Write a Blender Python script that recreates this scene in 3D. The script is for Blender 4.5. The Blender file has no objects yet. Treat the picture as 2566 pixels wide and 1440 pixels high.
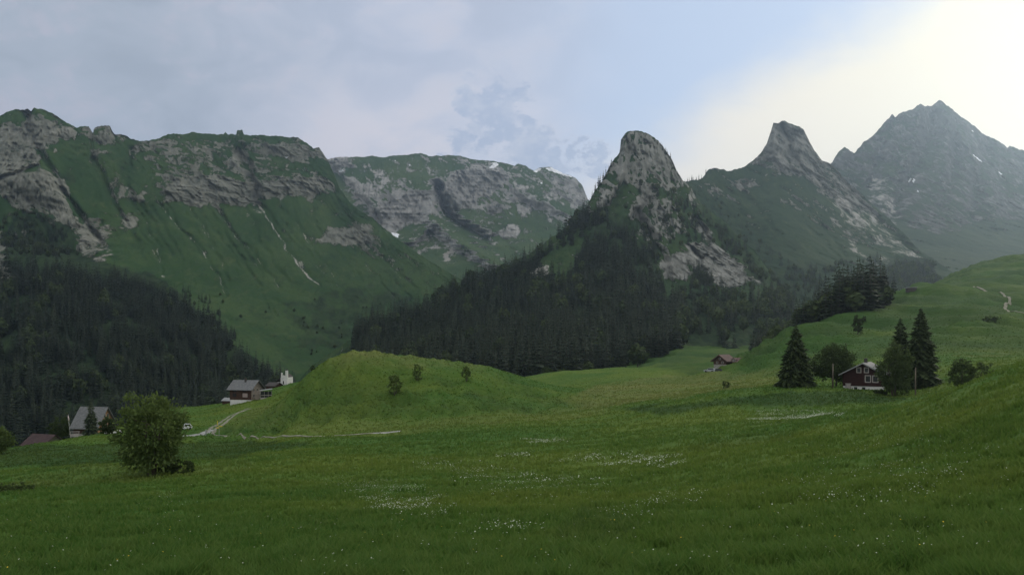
import bpy, math, random
import numpy as np
from mathutils import Vector, Matrix

R = math.radians
sc = bpy.context.scene
col = sc.collection
rng = np.random.default_rng(7)
F = 2222.0            # focal length, photograph pixels (60 degrees across 2566)
CX, HY = 1283.0, 850.0  # principal column and the horizon's row

# ------------------------------------------------------------------ helpers
def pt(px, py, D):
    """point seen in direction (px, py) at distance D along +Y; camera at the origin"""
    return np.array([D * (px - CX) / F, D, D * (HY - py) / F])

def hash3(ix, iy, iz, seed):
    h = (ix.astype(np.int64) * 374761393 + iy.astype(np.int64) * 668265263 + iz.astype(np.int64) * 2147483647 + seed * 1274126177) & 0xFFFFFFFF
    h = ((h ^ (h >> 13)) * 1274126177) & 0xFFFFFFFF
    h = (h ^ (h >> 16))
    return h

GR = np.array([[1,1,0],[-1,1,0],[1,-1,0],[-1,-1,0],[1,0,1],[-1,0,1],[1,0,-1],[-1,0,-1],[0,1,1],[0,-1,1],[0,1,-1],[0,-1,-1],[1,1,0],[-1,1,0],[0,-1,1],[0,-1,-1]], dtype=np.float32)

def pn(x, y, z, seed=0):
    x, y, z = (np.asarray(v, dtype=np.float64) for v in np.broadcast_arrays(x, y, z))
    xi, yi, zi = np.floor(x), np.floor(y), np.floor(z)
    fx, fy, fz = (x - xi), (y - yi), (z - zi)
    u, v, w = (f * f * f * (f * (f * 6 - 15) + 10) for f in (fx, fy, fz))
    out = 0
    for dx in (0, 1):
        wx = u if dx else 1 - u
        for dy in (0, 1):
            wy = v if dy else 1 - v
            for dz in (0, 1):
                wz = w if dz else 1 - w
                g = GR[hash3(xi + dx, yi + dy, zi + dz, seed) & 15]
                out = out + wx * wy * wz * (g[..., 0] * (fx - dx) + g[..., 1] * (fy - dy) + g[..., 2] * (fz - dz))
    return out

def fbm(x, y, z, oct=4, seed=0, gain=.5):
    o, a = 0, 1.0
    for k in range(oct):
        f = 2.03 ** k
        o = o + a * pn(x * f + 17.3 * k, y * f - 9.1 * k, z * f + 3.7 * k, seed + k)
        a *= gain
    return o

def ridged(x, y, z, oct=4, seed=0, gain=.55):
    o, a = 0, 1.0
    for k in range(oct):
        f = 2.07 ** k
        o = o + a * (1 - 2 * np.abs(pn(x * f + 5.3 * k, y * f + 9.9 * k, z * f - 3.1 * k, seed + k)))
        a *= gain
    return o

def blocks(u, v, seed=0):
    """jittered cells: a value per block and the distance to its nearest joint"""
    ui, vi = np.floor(u), np.floor(v)
    b1 = np.full(u.shape, 9.); b2 = np.full(u.shape, 9.); val = np.zeros(u.shape)
    for du in (-1, 0, 1):
        for dv in (-1, 0, 1):
            cu_, cv_ = ui + du, vi + dv
            h = hash3(cu_, cv_, cu_ * 0 + 7, seed)
            px_, py_ = cu_ + (h & 1023) / 1023., cv_ + ((h >> 10) & 1023) / 1023.
            d = np.hypot(u - px_, v - py_)
            nearer = d < b1
            b2 = np.where(nearer, b1, np.minimum(b2, d))
            val = np.where(nearer, ((h >> 20) & 1023) / 1023., val)
            b1 = np.where(nearer, d, b1)
    return val, b2 - b1

def sstep(a, b, x):
    t = np.clip((x - a) / (b - a), 0, 1)
    return t * t * (3 - 2 * t)

def inpoly(px, py, poly):
    r = np.zeros(px.shape, bool)
    n = len(poly)
    for i in range(n):
        x0, y0 = poly[i]
        x1, y1 = poly[(i + 1) % n]
        if y0 == y1:
            continue
        c = ((py >= min(y0, y1)) & (py < max(y0, y1)))
        r ^= c & (px < x0 + (py - y0) * (x1 - x0) / (y1 - y0))
    return r

def polydist(px, py, line):
    d = np.full(px.shape, 1e9)
    for (x0, y0), (x1, y1) in zip(line[:-1], line[1:]):
        ex, ey = x1 - x0, y1 - y0
        t = np.clip(((px - x0) * ex + (py - y0) * ey) / (ex * ex + ey * ey), 0, 1)
        d = np.minimum(d, np.hypot(px - x0 - t * ex, py - y0 - t * ey))
    return d

def mesh_np(name, verts, faces, mat=None, attrs=None, smooth=False, mats=None, matidx=None):
    """faces: list of (n,k) int arrays, or one"""
    if isinstance(faces, np.ndarray):
        faces = [faces]
    me = bpy.data.meshes.new(name)
    verts = np.asarray(verts, dtype=np.float32)
    me.vertices.add(len(verts))
    me.vertices.foreach_set('co', verts.ravel())
    loops = np.concatenate([f.ravel() for f in faces]).astype(np.int32)
    tot = np.concatenate([np.full(len(f), f.shape[1], np.int32) for f in faces])
    start = np.concatenate([[0], np.cumsum(tot)[:-1]]).astype(np.int32)
    me.loops.add(len(loops))
    me.loops.foreach_set('vertex_index', loops)
    me.polygons.add(len(tot))
    me.polygons.foreach_set('loop_start', start)
    try:
        me.polygons.foreach_set('loop_total', tot)
    except Exception:
        pass
    if matidx is not None:
        me.polygons.foreach_set('material_index', np.asarray(matidx, np.int32))
    me.polygons.foreach_set('use_smooth', np.full(len(tot), smooth, bool))
    for k, v in (attrs or {}).items():
        a = me.attributes.new(k, 'FLOAT', 'POINT')
        a.data.foreach_set('value', np.asarray(v, np.float32).ravel())
    for m in (mats or ([mat] if mat else [])):
        me.materials.append(m)
    me.update(calc_edges=True)
    me.validate()
    return me

def link(name, me, parent=None, loc=None, **props):
    o = bpy.data.objects.new(name, me)
    col.objects.link(o)
    if parent is not None:
        o.parent = parent
    if loc is not None:
        o.location = loc
    for k, v in props.items():
        if v is not None:
            o[k] = v
    return o

def thing(name, label, cat, loc, rz=0, group=None):
    o = link(name, None, None, loc, label=label, category=cat, group=group)
    o.rotation_euler = (0, 0, rz)
    return o

def gridfaces(nr, nc):
    i = np.arange(nr * nc).reshape(nr, nc)
    return np.stack([i[:-1, :-1], i[1:, :-1], i[1:, 1:], i[:-1, 1:]], -1).reshape(-1, 4)

class MB:
    """collects boxes, prisms and tubes for ONE mesh"""
    def __init__(s):
        s.v, s.f = [], []
    def add(s, vs, fs):
        b = len(s.v)
        s.v += [tuple(map(float, v)) for v in vs]
        s.f += [tuple(b + i for i in f) for f in fs]
        return s
    def box(s, x0, x1, y0, y1, z0, z1):
        vs = [(x0,y0,z0),(x1,y0,z0),(x1,y1,z0),(x0,y1,z0),(x0,y0,z1),(x1,y0,z1),(x1,y1,z1),(x0,y1,z1)]
        return s.add(vs, [(0,3,2,1),(4,5,6,7),(0,1,5,4),(1,2,6,5),(2,3,7,6),(3,0,4,7)])
    def prism(s, poly, y0, y1):
        """polygon in xz extruded along y"""
        n = len(poly)
        vs = [(x, y0, z) for x, z in poly] + [(x, y1, z) for x, z in poly]
        fs = [tuple(range(n)), tuple(range(2 * n - 1, n - 1, -1))]
        fs += [(i, i + n, (i + 1) % n + n, (i + 1) % n) for i in range(n)]
        return s.add(vs, fs)
    def tube(s, pts, rad, n=8):
        pts = [Vector(p) for p in pts]
        if not hasattr(rad, '__len__'):
            rad = [rad] * len(pts)
        vs, fs = [], []
        for i, p in enumerate(pts):
            d = (pts[min(i + 1, len(pts) - 1)] - pts[max(i - 1, 0)]).normalized()
            a = d.orthogonal().normalized() if abs(d.z) < .9 else Vector((1, 0, 0))
            a = (a - d * a.dot(d)).normalized()
            b = d.cross(a)
            for k in range(n):
                t = 2 * math.pi * k / n
                vs.append(p + (a * math.cos(t) + b * math.sin(t)) * rad[i])
        for i in range(len(pts) - 1):
            for k in range(n):
                k2 = (k + 1) % n
                fs.append((i*n+k, i*n+k2, (i+1)*n+k2, (i+1)*n+k))
        fs.append(tuple(range(n - 1, -1, -1)))
        fs.append(tuple(range((len(pts)-1)*n, len(pts)*n)))
        return s.add(vs, fs)
    def build(s, name, mat, parent=None, bevel=0, smooth=False, **props):
        me = bpy.data.meshes.new(name)
        me.from_pydata(s.v, [], s.f)
        me.materials.append(mat)
        if smooth:
            me.polygons.foreach_set('use_smooth', [True] * len(me.polygons))
        me.update()
        o = link(name, me, parent, **props)
        if bevel:
            m = o.modifiers.new('bevel', 'BEVEL')
            m.width = bevel
            m.segments = 2
        return o

# node expressions ------------------------------------------------------
class X:
    def __init__(s, nt, sock):
        s.nt, s.s = nt, sock
    def _m(s, op, *a):
        n = s.nt.nodes.new('ShaderNodeMath')
        n.operation = op
        for i, v in enumerate((s,) + a):
            if isinstance(v, X):
                s.nt.links.new(v.s, n.inputs[i])
            else:
                n.inputs[i].default_value = v
        return X(s.nt, n.outputs[0])
    def __add__(s, o): return s._m('ADD', o)
    __radd__ = __add__
    def __mul__(s, o): return s._m('MULTIPLY', o)
    __rmul__ = __mul__
    def __sub__(s, o): return s._m('SUBTRACT', o)
    def __rsub__(s, o): return (s * -1.0) + o
    def __truediv__(s, o): return s._m('DIVIDE', o)
    def pow(s, o): return s._m('POWER', o)
    def abs(s): return s._m('ABSOLUTE')
    def max(s, o): return s._m('MAXIMUM', o)
    def min(s, o): return s._m('MINIMUM', o)
    def step(s, a, b):
        n = s.nt.nodes.new('ShaderNodeMapRange')
        n.interpolation_type = 'SMOOTHSTEP'
        s.nt.links.new(s.s, n.inputs[0])
        n.inputs[1].default_value, n.inputs[2].default_value = a, b
        n.inputs[3].default_value, n.inputs[4].default_value = 0, 1
        return X(s.nt, n.outputs[0])

class G:
    """node-graph builder"""
    def __init__(s, nt):
        s.nt = nt
    def n(s, t, **kw):
        n = s.nt.nodes.new(t)
        for k, v in kw.items():
            setattr(n, k, v)
        return n
    def put(s, sock, v):
        if isinstance(v, X):
            s.nt.links.new(v.s, sock)
        elif hasattr(v, 'is_output'):
            s.nt.links.new(v, sock)
        else:
            if hasattr(sock.default_value, '__len__') and len(sock.default_value) == 4 and len(v) == 3:
                v = tuple(v) + (1,)
            sock.default_value = v
    def attr(s, name):
        return X(s.nt, s.n('ShaderNodeAttribute', attribute_name=name).outputs['Fac'])
    def pos(s):
        return s.n('ShaderNodeNewGeometry').outputs['Position']
    def objco(s):
        return s.n('ShaderNodeTexCoord').outputs['Object']
    def scale(s, vec, sx, sy, sz, rot=(0, 0, 0)):
        m = s.n('ShaderNodeMapping')
        s.put(m.inputs['Vector'], vec)
        m.inputs['Scale'].default_value = (sx, sy, sz)
        m.inputs['Rotation'].default_value = rot
        return m.outputs[0]
    def noise(s, vec, sc_, det=4, rough=.55, dist=0, typ='FBM'):
        n = s.n('ShaderNodeTexNoise')
        n.noise_type = typ
        s.put(n.inputs['Vector'], vec)
        n.inputs['Scale'].default_value = sc_
        n.inputs['Detail'].default_value = det
        n.inputs['Roughness'].default_value = rough
        n.inputs['Distortion'].default_value = dist
        return X(s.nt, n.outputs[0])
    def voro(s, vec, sc_, feature='F1'):
        n = s.n('ShaderNodeTexVoronoi', feature=feature)
        s.put(n.inputs['Vector'], vec)
        n.inputs['Scale'].default_value = sc_
        return X(s.nt, n.outputs['Distance'])
    def mix(s, f, a, b, mode='MIX'):
        n = s.n('ShaderNodeMix', data_type='RGBA', blend_type=mode)
        s.put(n.inputs[0], f)
        s.put(n.inputs[6], a)
        s.put(n.inputs[7], b)
        return n.outputs[2]
    def bump(s, h, dist=1, strength=1, normal=None):
        n = s.n('ShaderNodeBump')
        s.put(n.inputs['Height'], h)
        n.inputs['Distance'].default_value = dist
        n.inputs['Strength'].default_value = strength
        if normal is not None:
            s.put(n.inputs['Normal'], normal)
        return n.outputs[0]

def newmat(name):
    m = bpy.data.materials.new(name)
    m.use_nodes = True
    g = G(m.node_tree)
    b = m.node_tree.nodes['Principled BSDF']
    b.inputs['Specular IOR Level'].default_value = .2
    b.inputs['Roughness'].default_value = .9
    return m, g, b

def simple(name, c, rough=.85, var=.25, scale=3., stretch=(1, 1, 1), spec=.2, metal=0, bumpd=0):
    m, g, b = newmat(name)
    v = g.scale(g.objco(), *stretch)
    n = g.noise(v, scale, 5, .6)
    dark = tuple(x * (1 - var) for x in c)
    lite = tuple(min(1, x * (1 + var)) for x in c)
    g.put(b.inputs['Base Color'], g.mix(n.step(.3, .7), dark, lite))
    b.inputs['Roughness'].default_value = rough
    b.inputs['Specular IOR Level'].default_value = spec
    b.inputs['Metallic'].default_value = metal
    if bumpd:
        g.put(b.inputs['Normal'], g.bump(n, bumpd))
    return m
# ------------------------------------------------------------------ materials
def meadow_colour(g, P, dry):
    """patchy alpine grass by place: deep green, mid, straw"""
    n0 = g.noise(g.scale(P, 1/75, 1/48, 1/60), 1, 3, .5)
    n1 = g.noise(g.scale(P, 1/26, 1/26, 1/26), 1, 5, .6)
    n2 = g.noise(g.scale(P, 1/5., 1/7., 1/5.), 1, 5, .65)
    c0 = n0
    n3 = g.noise(g.scale(P, 1/.9, 1/1.3, 1/.9), 1, 4, .7)
    c = g.mix(n1.step(.36, .66), (.053, .110, .018), (.094, .138, .023))
    c = g.mix(n2.step(.42, .72) * .55, c, (.050, .112, .022))
    c = g.mix(n2.step(.5, .22) * .3, c, (.036, .084, .014))
    c = g.mix(n0.step(.52, .38) * .85, c, (.036, .098, .018))
    c = g.mix(n0.step(.53, .66) * .65, c, (.088, .136, .024))
    dd = (dry + (n2 - .5) * .55).step(.18, .85)
    c = g.mix(dd * .85, c, g.mix(n1.step(.35, .65), (.118, .140, .040), (.150, .150, .058)))
    c = g.mix(n3.step(.35, .7) * .45, c, g.mix(.5, c, (.150, .182, .045)))
    c = g.mix(n3.step(.5, .2) * .35, c, g.mix(.5, c, (.020, .042, .010)))
    return c

def mat_meadow():
    m, g, b = newmat('meadow_turf')
    P = g.pos()
    dry = g.attr('dry')
    c = meadow_colour(g, P, dry)
    lush_shade = g.attr('lush_shade')
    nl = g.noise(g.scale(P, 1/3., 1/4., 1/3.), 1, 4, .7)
    c = g.mix((lush_shade + (nl - .5) * .4).step(.1, .9) * .8, c, (.026, .056, .016))
    bare = g.attr('bare')
    nb = g.noise(g.scale(P, 1/.8, 1/.8, 1/.8), 1, 4, .7)
    c = g.mix((bare + (nb - .5) * .8).step(.35, .7), c, g.mix(nb.step(.3, .7), (.16, .14, .105), (.30, .28, .23)))
    g.put(b.inputs['Base Color'], c)
    h = g.noise(g.scale(P, 1/.7, 1/1.0, 1/.7), 1, 6, .7)
    h2 = g.noise(g.scale(P, 1/6., 1/3.5, 1/2.), 1, 4, .6)
    g.put(b.inputs['Normal'], g.bump(h, .35, 1, g.bump(h2, 1.5, .7)))
    b.inputs['Roughness'].default_value = 1
    b.inputs['Specular IOR Level'].default_value = .05
    return m

def mat_mountain(name, g1, g2, g3, r1, r2, r3, sc1=1., bias=0., strata=.0):
    """alpine turf / limestone / scree / snow by where they lie"""
    m, g, b = newmat(name)
    P = g.pos()
    rock, scree, snow, bush = (g.attr(k) for k in ('rock', 'scree', 'snow', 'bush'))
    nA = g.noise(g.scale(P, 1/120*sc1, 1/120*sc1, 1/90*sc1), 1, 6, .6)
    nB = g.noise(g.scale(P, 1/26*sc1, 1/60*sc1, 1/34*sc1), 1, 6, .65)
    nC = g.noise(g.scale(P, 1/9*sc1, 1/40*sc1, 1/18*sc1), 1, 5, .65, .6)
    nS = g.noise(g.scale(P, 1/90*sc1, 1/120*sc1, 1/6*sc1), 1, 4, .6)
    nV = g.noise(g.scale(P, 1/7*sc1, 1/60*sc1, 1/40*sc1), 1, 4, .6)
    N = g.n('ShaderNodeNewGeometry')
    sep = g.n('ShaderNodeSeparateXYZ')
    g.put(sep.inputs[0], N.outputs['Normal'])
    nz = X(g.nt, sep.outputs[2])
    steep = nz.step(.70, .40)
    grass = g.mix(nA.step(.38, .62), g1, g2)
    grass = g.mix(nB.step(.5, .72) * .8, grass, g3)
    grass = g.mix(nC.step(.5, .75) * .5, grass, g.mix(.5, grass, (.14, .15, .07)))
    nD = g.noise(g.scale(P, 1/5., 1/9., 1/5.), 1, 3, .6)
    grass = g.mix(nD.step(.56, .68) * .55, grass, (.012, .026, .012))
    grass = g.mix(nD.step(.36, .28) * .3, grass, (.09, .11, .05))
    grass = g.mix((bush + (nB - .5) * 1.1 + (nC - .5) * .5).step(.35, .6), grass, g.mix(nC.step(.35, .65), (.012, .024, .012), (.030, .050, .022)))
    rk = g.mix(nB.step(.32, .66), r1, r2)
    rk = g.mix(nV.step(.5, .74) * .75, rk, r3)
    rk = g.mix(nS.step(.48, .7) * strata, rk, r3)
    rk = g.mix(nC.step(.52, .7) * .5, rk, g.mix(.5, rk, (.46, .45, .42)))
    mr = (rock * .95 + steep * .42 - .10 + rock * steep * .25 + bias + (nA - .5) * .9 + (nB - .5) * 1.7 + (nC - .5) * 1.2).step(.36, .64)
    c = g.mix(mr, grass, rk)
    c = g.mix((scree + (nB - .5) * .9 + (nC - .5) * .7).step(.4, .66), c, g.mix(nC.step(.3, .7), (.20, .195, .18), (.34, .33, .30)))
    c = g.mix((snow + (nC - .5) * .35).step(.42, .56), c, (.82, .84, .88))
    g.put(b.inputs['Base Color'], c)
    h = nB * 1.0 + nV * .6 + nC * .5
    g.put(b.inputs['Normal'], g.bump(h * (mr * .85 + .25), 6, .8))
    b.inputs['Roughness'].default_value = 1
    b.inputs['Specular IOR Level'].default_value = .03
    return m

def mat_leaf(name, c1, c2, c3, trans=.25, perobj=True):
    m, g, b = newmat(name)
    P = g.objco()
    n = g.noise(g.scale(g.pos(), 1, 1, 1), .9, 4, .6)
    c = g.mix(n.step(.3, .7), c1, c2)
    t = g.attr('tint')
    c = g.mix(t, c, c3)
    if perobj:
        oi = g.n('ShaderNodeObjectInfo')
        r = X(g.nt, oi.outputs['Random'])
        c = g.mix(r * .35, c, g.mix(.6, c, c3))
    g.put(b.inputs['Base Color'], c)
    b.inputs['Roughness'].default_value = .75
    b.inputs['Specular IOR Level'].default_value = .12
    if trans:
        tr = g.n('ShaderNodeBsdfTranslucent')
        g.put(tr.inputs['Color'], c)
        ms = g.n('ShaderNodeMixShader')
        ms.inputs[0].default_value = trans
        g.nt.links.new(b.outputs[0], ms.inputs[1])
        g.nt.links.new(tr.outputs[0], ms.inputs[2])
        g.nt.links.new(ms.outputs[0], g.nt.nodes['Material Output'].inputs[0])
    return m

M = {}
M['turf'] = mat_meadow()
M['cliff'] = mat_mountain('cliff_limestone', (.026, .058, .021), (.042, .076, .027), (.018, .038, .016), (.130, .138, .116), (.195, .200, .168), (.100, .106, .090), 1, -.02, .5)
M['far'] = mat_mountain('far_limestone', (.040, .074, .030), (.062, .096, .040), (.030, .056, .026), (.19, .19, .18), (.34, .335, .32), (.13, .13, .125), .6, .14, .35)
M['pyramid'] = mat_mountain('crag_limestone', (.023, .048, .020), (.036, .064, .025), (.015, .033, .015), (.145, .150, .134), (.25, .252, .23), (.115, .12, .107), 1.3, .0, .1)
M['tooth'] = mat_mountain('tooth_limestone', (.021, .042, .021), (.032, .054, .027), (.014, .029, .015), (.115, .12, .106), (.20, .20, .18), (.075, .078, .070), .9, .0, .0)
M['peak'] = mat_mountain('peak_limestone', (.022, .040, .020), (.032, .052, .025), (.016, .030, .016), (.056, .058, .054), (.078, .079, .074), (.045, .047, .044), .6, -.04, .0)

M['spruce'] = mat_leaf('spruce_needles', (.007, .016, .010), (.015, .028, .017), (.040, .055, .030), .12)
M['spruce_near'] = mat_leaf('spruce_needles_near', (.016, .030, .012), (.030, .048, .018), (.050, .070, .025), .15, False)
M['blue_spruce'] = mat_leaf('grey_spruce_needles', (.036, .052, .032), (.055, .075, .045), (.075, .10, .055), .15, False)
M['leaf'] = mat_leaf('broad_leaves', (.042, .074, .022), (.062, .100, .030), (.12, .165, .046), .3, False)
M['leaf_wood'] = mat_leaf('woodland_leaves', (.020, .038, .014), (.036, .060, .022), (.070, .095, .034), .2)
M['leaf_dark'] = mat_leaf('dark_broad_leaves', (.022, .040, .014), (.036, .058, .020), (.062, .090, .030), .25, False)
M['leaf_mid'] = mat_leaf('bush_leaves', (.034, .058, .020), (.052, .082, .028), (.085, .118, .040), .25, False)
M['bark'] = simple('bark', (.075, .062, .05), .95, .4, 4, (1, 1, .2), bumpd=.05)
# ------------------------------------------------------------------ near terrain: control points (column: (distance, row) ...)
CP = {
 -900: [(5,1900),(18,1440),(30,1370),(55,1300),(100,1220),(140,1215),(200,1160),(300,1210),(450,1230),(700,1210),(900,1200)],
 -400: [(18,1440),(30,1360),(55,1285),(85,1232),(100,1205),(128,1205),(160,1180),(200,1140),(230,1145),(300,1200),(450,1220),(700,1200),(900,1190)],
 0: [(17,1440),(30,1350),(55,1270),(85,1218),(101,1192),(128,1190),(160,1165),(200,1125),(230,1135),(300,1180),(450,1200),(700,1180),(900,1170)],
 200: [(17,1440),(30,1345),(55,1265),(88,1204),(105,1170),(132,1172),(165,1140),(208,1099),(235,1098),(265,1094),(300,1120),(450,1170),(700,1160),(900,1150)],
 400: [(16,1440),(30,1335),(55,1255),(90,1194),(112,1160),(140,1160),(175,1122),(220,1085),(260,1056),(305,1028),(350,1050),(500,1130),(700,1150),(900,1140)],
 520: [(220,1088),(255,1055),(290,1030),(315,1014),(350,1020)],
 600: [(15,1440),(30,1330),(55,1250),(90,1182),(115,1150),(145,1140),(180,1115),(212,1097),(240,1060),(268,1028),(295,1004),(325,1003),(380,1040),(550,1100),(900,1110)],
 700: [(115,1142),(150,1122),(182,1098),(205,1078),(235,1036),(262,1005),(290,985),(315,970),(345,966),(380,1000),(500,1070)],
 800: [(14.5,1440),(30,1325),(55,1248),(90,1174),(120,1134),(155,1102),(180,1080),(200,1052),(225,990),(250,922),(266,916),(300,950),(400,1050),(700,1080),(900,1080)],
 920: [(155,1098),(180,1072),(200,1038),(220,968),(240,906),(252,889),(266,888),(300,915),(400,1010),(700,1060)],
 1080: [(14,1440),(30,1320),(55,1240),(90,1167),(125,1112),(155,1086),(180,1062),(200,1028),(220,970),(240,920),(254,908),(270,906),(310,930),(400,990),(600,1010),(900,1000)],
 1250: [(130,1097),(160,1066),(190,1042),(215,1005),(238,960),(257,932),(275,928),(310,945),(400,980),(600,985),(900,980)],
 1400: [(14,1440),(30,1310),(55,1230),(85,1167),(120,1107),(155,1066),(190,1036),(220,1012),(250,985),(278,970),(320,975),(400,965),(450,935),(500,932),(560,948),(750,960),(900,960)],
 1550: [(30,1300),(55,1222),(85,1150),(120,1097),(150,1062),(172,1030),(200,1012),(250,985),(300,966),(370,950),(430,931),(470,925),(520,934),(600,935),(700,915),(900,900)],
 1700: [(13.5,1440),(28,1300),(55,1200),(80,1140),(110,1087),(140,1050),(158,1018),(176,1004),(220,990),(280,966),(350,949),(450,930),(550,910),(650,890),(750,872),(900,850)],
 1850: [(12.5,1440),(26,1300),(48,1200),(75,1127),(100,1084),(130,1048),(148,1020),(162,990),(178,976),(220,966),(300,945),(400,925),(500,910),(600,896),(700,885),(900,870)],
 2000: [(12,1440),(24,1300),(42,1200),(66,1122),(90,1072),(120,1050),(140,1030),(155,995),(170,969),(190,966),(220,958),(260,930),(300,880),(335,832),(355,820),(400,835),(500,855),(700,850),(900,850)],
 2150: [(11.5,1440),(23,1300),(40,1190),(60,1110),(80,1055),(95,1030),(115,1040),(140,1015),(155,990),(175,976),(200,960),(235,925),(260,900),(290,870),(340,820),(390,783),(410,777),(450,792),(520,785),(700,795),(900,795)],
 2300: [(11,1440),(22,1290),(38,1170),(55,1085),(70,1030),(80,1008),(95,1025),(130,1010),(160,985),(185,965),(215,930),(240,898),(250,893),(270,872),(300,839),(328,842),(370,805),(420,765),(470,730),(500,719),(560,732),(700,740),(900,745)],
 2450: [(10.5,1440),(20,1290),(35,1150),(50,1050),(62,985),(70,957),(85,965),(120,960),(160,945),(200,915),(235,895),(245,892),(280,850),(318,807),(338,800),(370,785),(420,760),(480,735),(540,715),(620,690),(700,672),(800,662),(900,690)],
 2566: [(10,1440),(18,1290),(32,1140),(45,1030),(58,960),(68,920),(80,919),(100,945),(150,930),(200,905),(240,893),(290,845),(340,811),(400,790),(460,760),(540,720),(640,680),(740,645),(800,636),(900,660)],
 2900: [(9,1440),(15,1290),(28,1100),(40,980),(55,900),(70,870),(100,885),(200,850),(300,790),(450,690),(600,620),(800,560),(900,580)],
 3500: [(5,1900),(9,1440),(20,1150),(40,900),(70,780),(200,700),(450,560),(800,420),(900,430)],
}
cpx, cpd, cpz = [], [], []
for c_, L_ in CP.items():
    for d_, y_ in L_:
        cpx.append((c_ - CX) / F); cpd.append(d_); cpz.append(d_ * (HY - y_) / F)
for a_ in np.linspace(-1.1, 1.1, 9):
    for d_, z_ in ((3.5, -2.6), (7, -2.75)):
        cpx.append(a_); cpd.append(d_); cpz.append(z_ - .25 * a_ * 0 + (.35 * a_ if a_ > 0 else .1 * a_))
cpx, cpd, cpz = map(np.array, (cpx, cpd, cpz))
SA, SD = 3.2, 1.9
def _uv(a, d):
    return SA * a, SD * np.log(d)
cu, cv = _uv(cpx, cpd)
def _k(r2):
    return .5 * r2 * np.log(r2 + 1e-12)
n_ = len(cu)
K_ = _k((cu[:, None] - cu) ** 2 + (cv[:, None] - cv) ** 2) + np.eye(n_) * 1e-3
Pm = np.stack([np.ones(n_), cu, cv], 1)
A_ = np.block([[K_, Pm], [Pm.T, np.zeros((3, 3))]])
# fit height divided by distance: the same precision near and far
W_ = np.linalg.solve(A_, np.concatenate([cpz / cpd, np.zeros(3)]))
def ground_base(a, d):
    u, v = _uv(a, d)
    sh = u.shape
    u, v = u.ravel(), v.ravel()
    out = np.empty(len(u))
    for i in range(0, len(u), 20000):
        k = _k((u[i:i+20000, None] - cu) ** 2 + (v[i:i+20000, None] - cv) ** 2)
        out[i:i+20000] = k @ W_[:n_] + W_[n_] + W_[n_+1] * u[i:i+20000] + W_[n_+2] * v[i:i+20000]
    return (out.reshape(sh)) * d

NPX = np.arange(-760, 3330, 4.5)
NDR = np.exp(np.linspace(math.log(3.6), math.log(900), 520))
ga, gd = np.meshgrid((NPX - CX) / F, NDR)
# evaluate the smooth part on a coarser lattice and interpolate: it is very smooth
def _coarse():
    sa = (NPX[::5] - CX) / F
    sdv = NDR[::3]
    if sa[-1] != ga[0, -1]: sa = np.append(sa, ga[0, -1])
    if sdv[-1] != NDR[-1]: sdv = np.append(sdv, NDR[-1])
    A, D = np.meshgrid(sa, sdv)
    zc = ground_base(A, D) / D
    t1 = np.stack([np.interp(np.log(NDR), np.log(sdv), zc[:, j]) for j in range(len(sa))], 1)
    return np.stack([np.interp(ga[0], sa, t1[i]) for i in range(len(NDR))], 0) * gd
gz = _coarse()
gx, gy = ga * gd, gd
hill = sstep(.42, 1, np.exp(-((gx + 42) / 55) ** 2 - ((gy - 225) / 45) ** 2) + np.exp(-((gx + 10) / 45) ** 2 - ((gy - 235) / 35) ** 2) * .9)
rough = .55 * fbm(gx / 19, gy / 15, 0 * gx, 3, 11) * sstep(20, 60, gd) + .30 * fbm(gx / 5.5, gy / 6.5, 0 * gx, 3, 12) * sstep(12, 40, gd)
# terracettes: cattle steps that follow the contour on the hillock
steps = hill * (.75 * ridged((gx - .5 * gy) / 15, (gz + .25 * gx) / 2.6, gy / 30, 3, 14) - .4)
rip = sstep(150, 260, gd) * sstep(-20, 60, gx) * sstep(330, 240, gd) * .35 * ridged(gx / 40, gz / .9 + gy / 14, 0 * gx, 2, 15)
terr = sstep(240, 330, gd) * sstep(25, 110, gx) * (2.6 * ridged((gx + gy) / 60, gz / 5.5, gy / 140, 3, 18) - 2.1)
far_r = terr + sstep(260, 420, gd) * (1.3 * fbm(gx / 34, gy / 34, 0 * gx, 4, 16))
gz = gz + rough * .8 + steps * 1.7 + rip + far_r + .10 * fbm(gx / 1.6, gy / 1.6, 0 * gx, 2, 17) * sstep(60, 25, gd)
gpx, gpy = CX + F * ga, HY - F * gz / gd

def ground_z(x, y):
    """height of the built sheet at (x, y)"""
    a = np.clip(np.asarray(x, float) / y, ga[0, 0], ga[0, -1])
    ci = (a - ga[0, 0]) / (ga[0, 1] - ga[0, 0])
    ri = (np.log(np.clip(y, NDR[0], NDR[-1])) - math.log(NDR[0])) / (math.log(NDR[1]) - math.log(NDR[0]))
    c0 = np.clip(np.floor(ci).astype(int), 0, gz.shape[1] - 2); r0 = np.clip(np.floor(ri).astype(int), 0, gz.shape[0] - 2)
    fc, fr = ci - c0, ri - r0
    return (gz[r0, c0]*(1-fc)*(1-fr) + gz[r0, c0+1]*fc*(1-fr) + gz[r0+1, c0]*(1-fc)*fr + gz[r0+1, c0+1]*fc*fr)

def hit(px, py, dmin=9, dmax=890):
    """first place on the near terrain met in direction (px, py)"""
    d = np.exp(np.linspace(math.log(dmin), math.log(dmax), 3000))
    a = (px - CX) / F
    y = HY - F * ground_z(a * d, d) / d
    k = np.argmax(y <= py)
    if not (y <= py).any():
        k = np.argmin(np.where(d > 30, y, 1e9))
    return Vector((a * d[k], d[k], float(ground_z(a * d[k], d[k]))))

def onground(px, D):
    x = (px - CX) / F * D
    return Vector((x, D, float(ground_z(x, D))))

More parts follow.
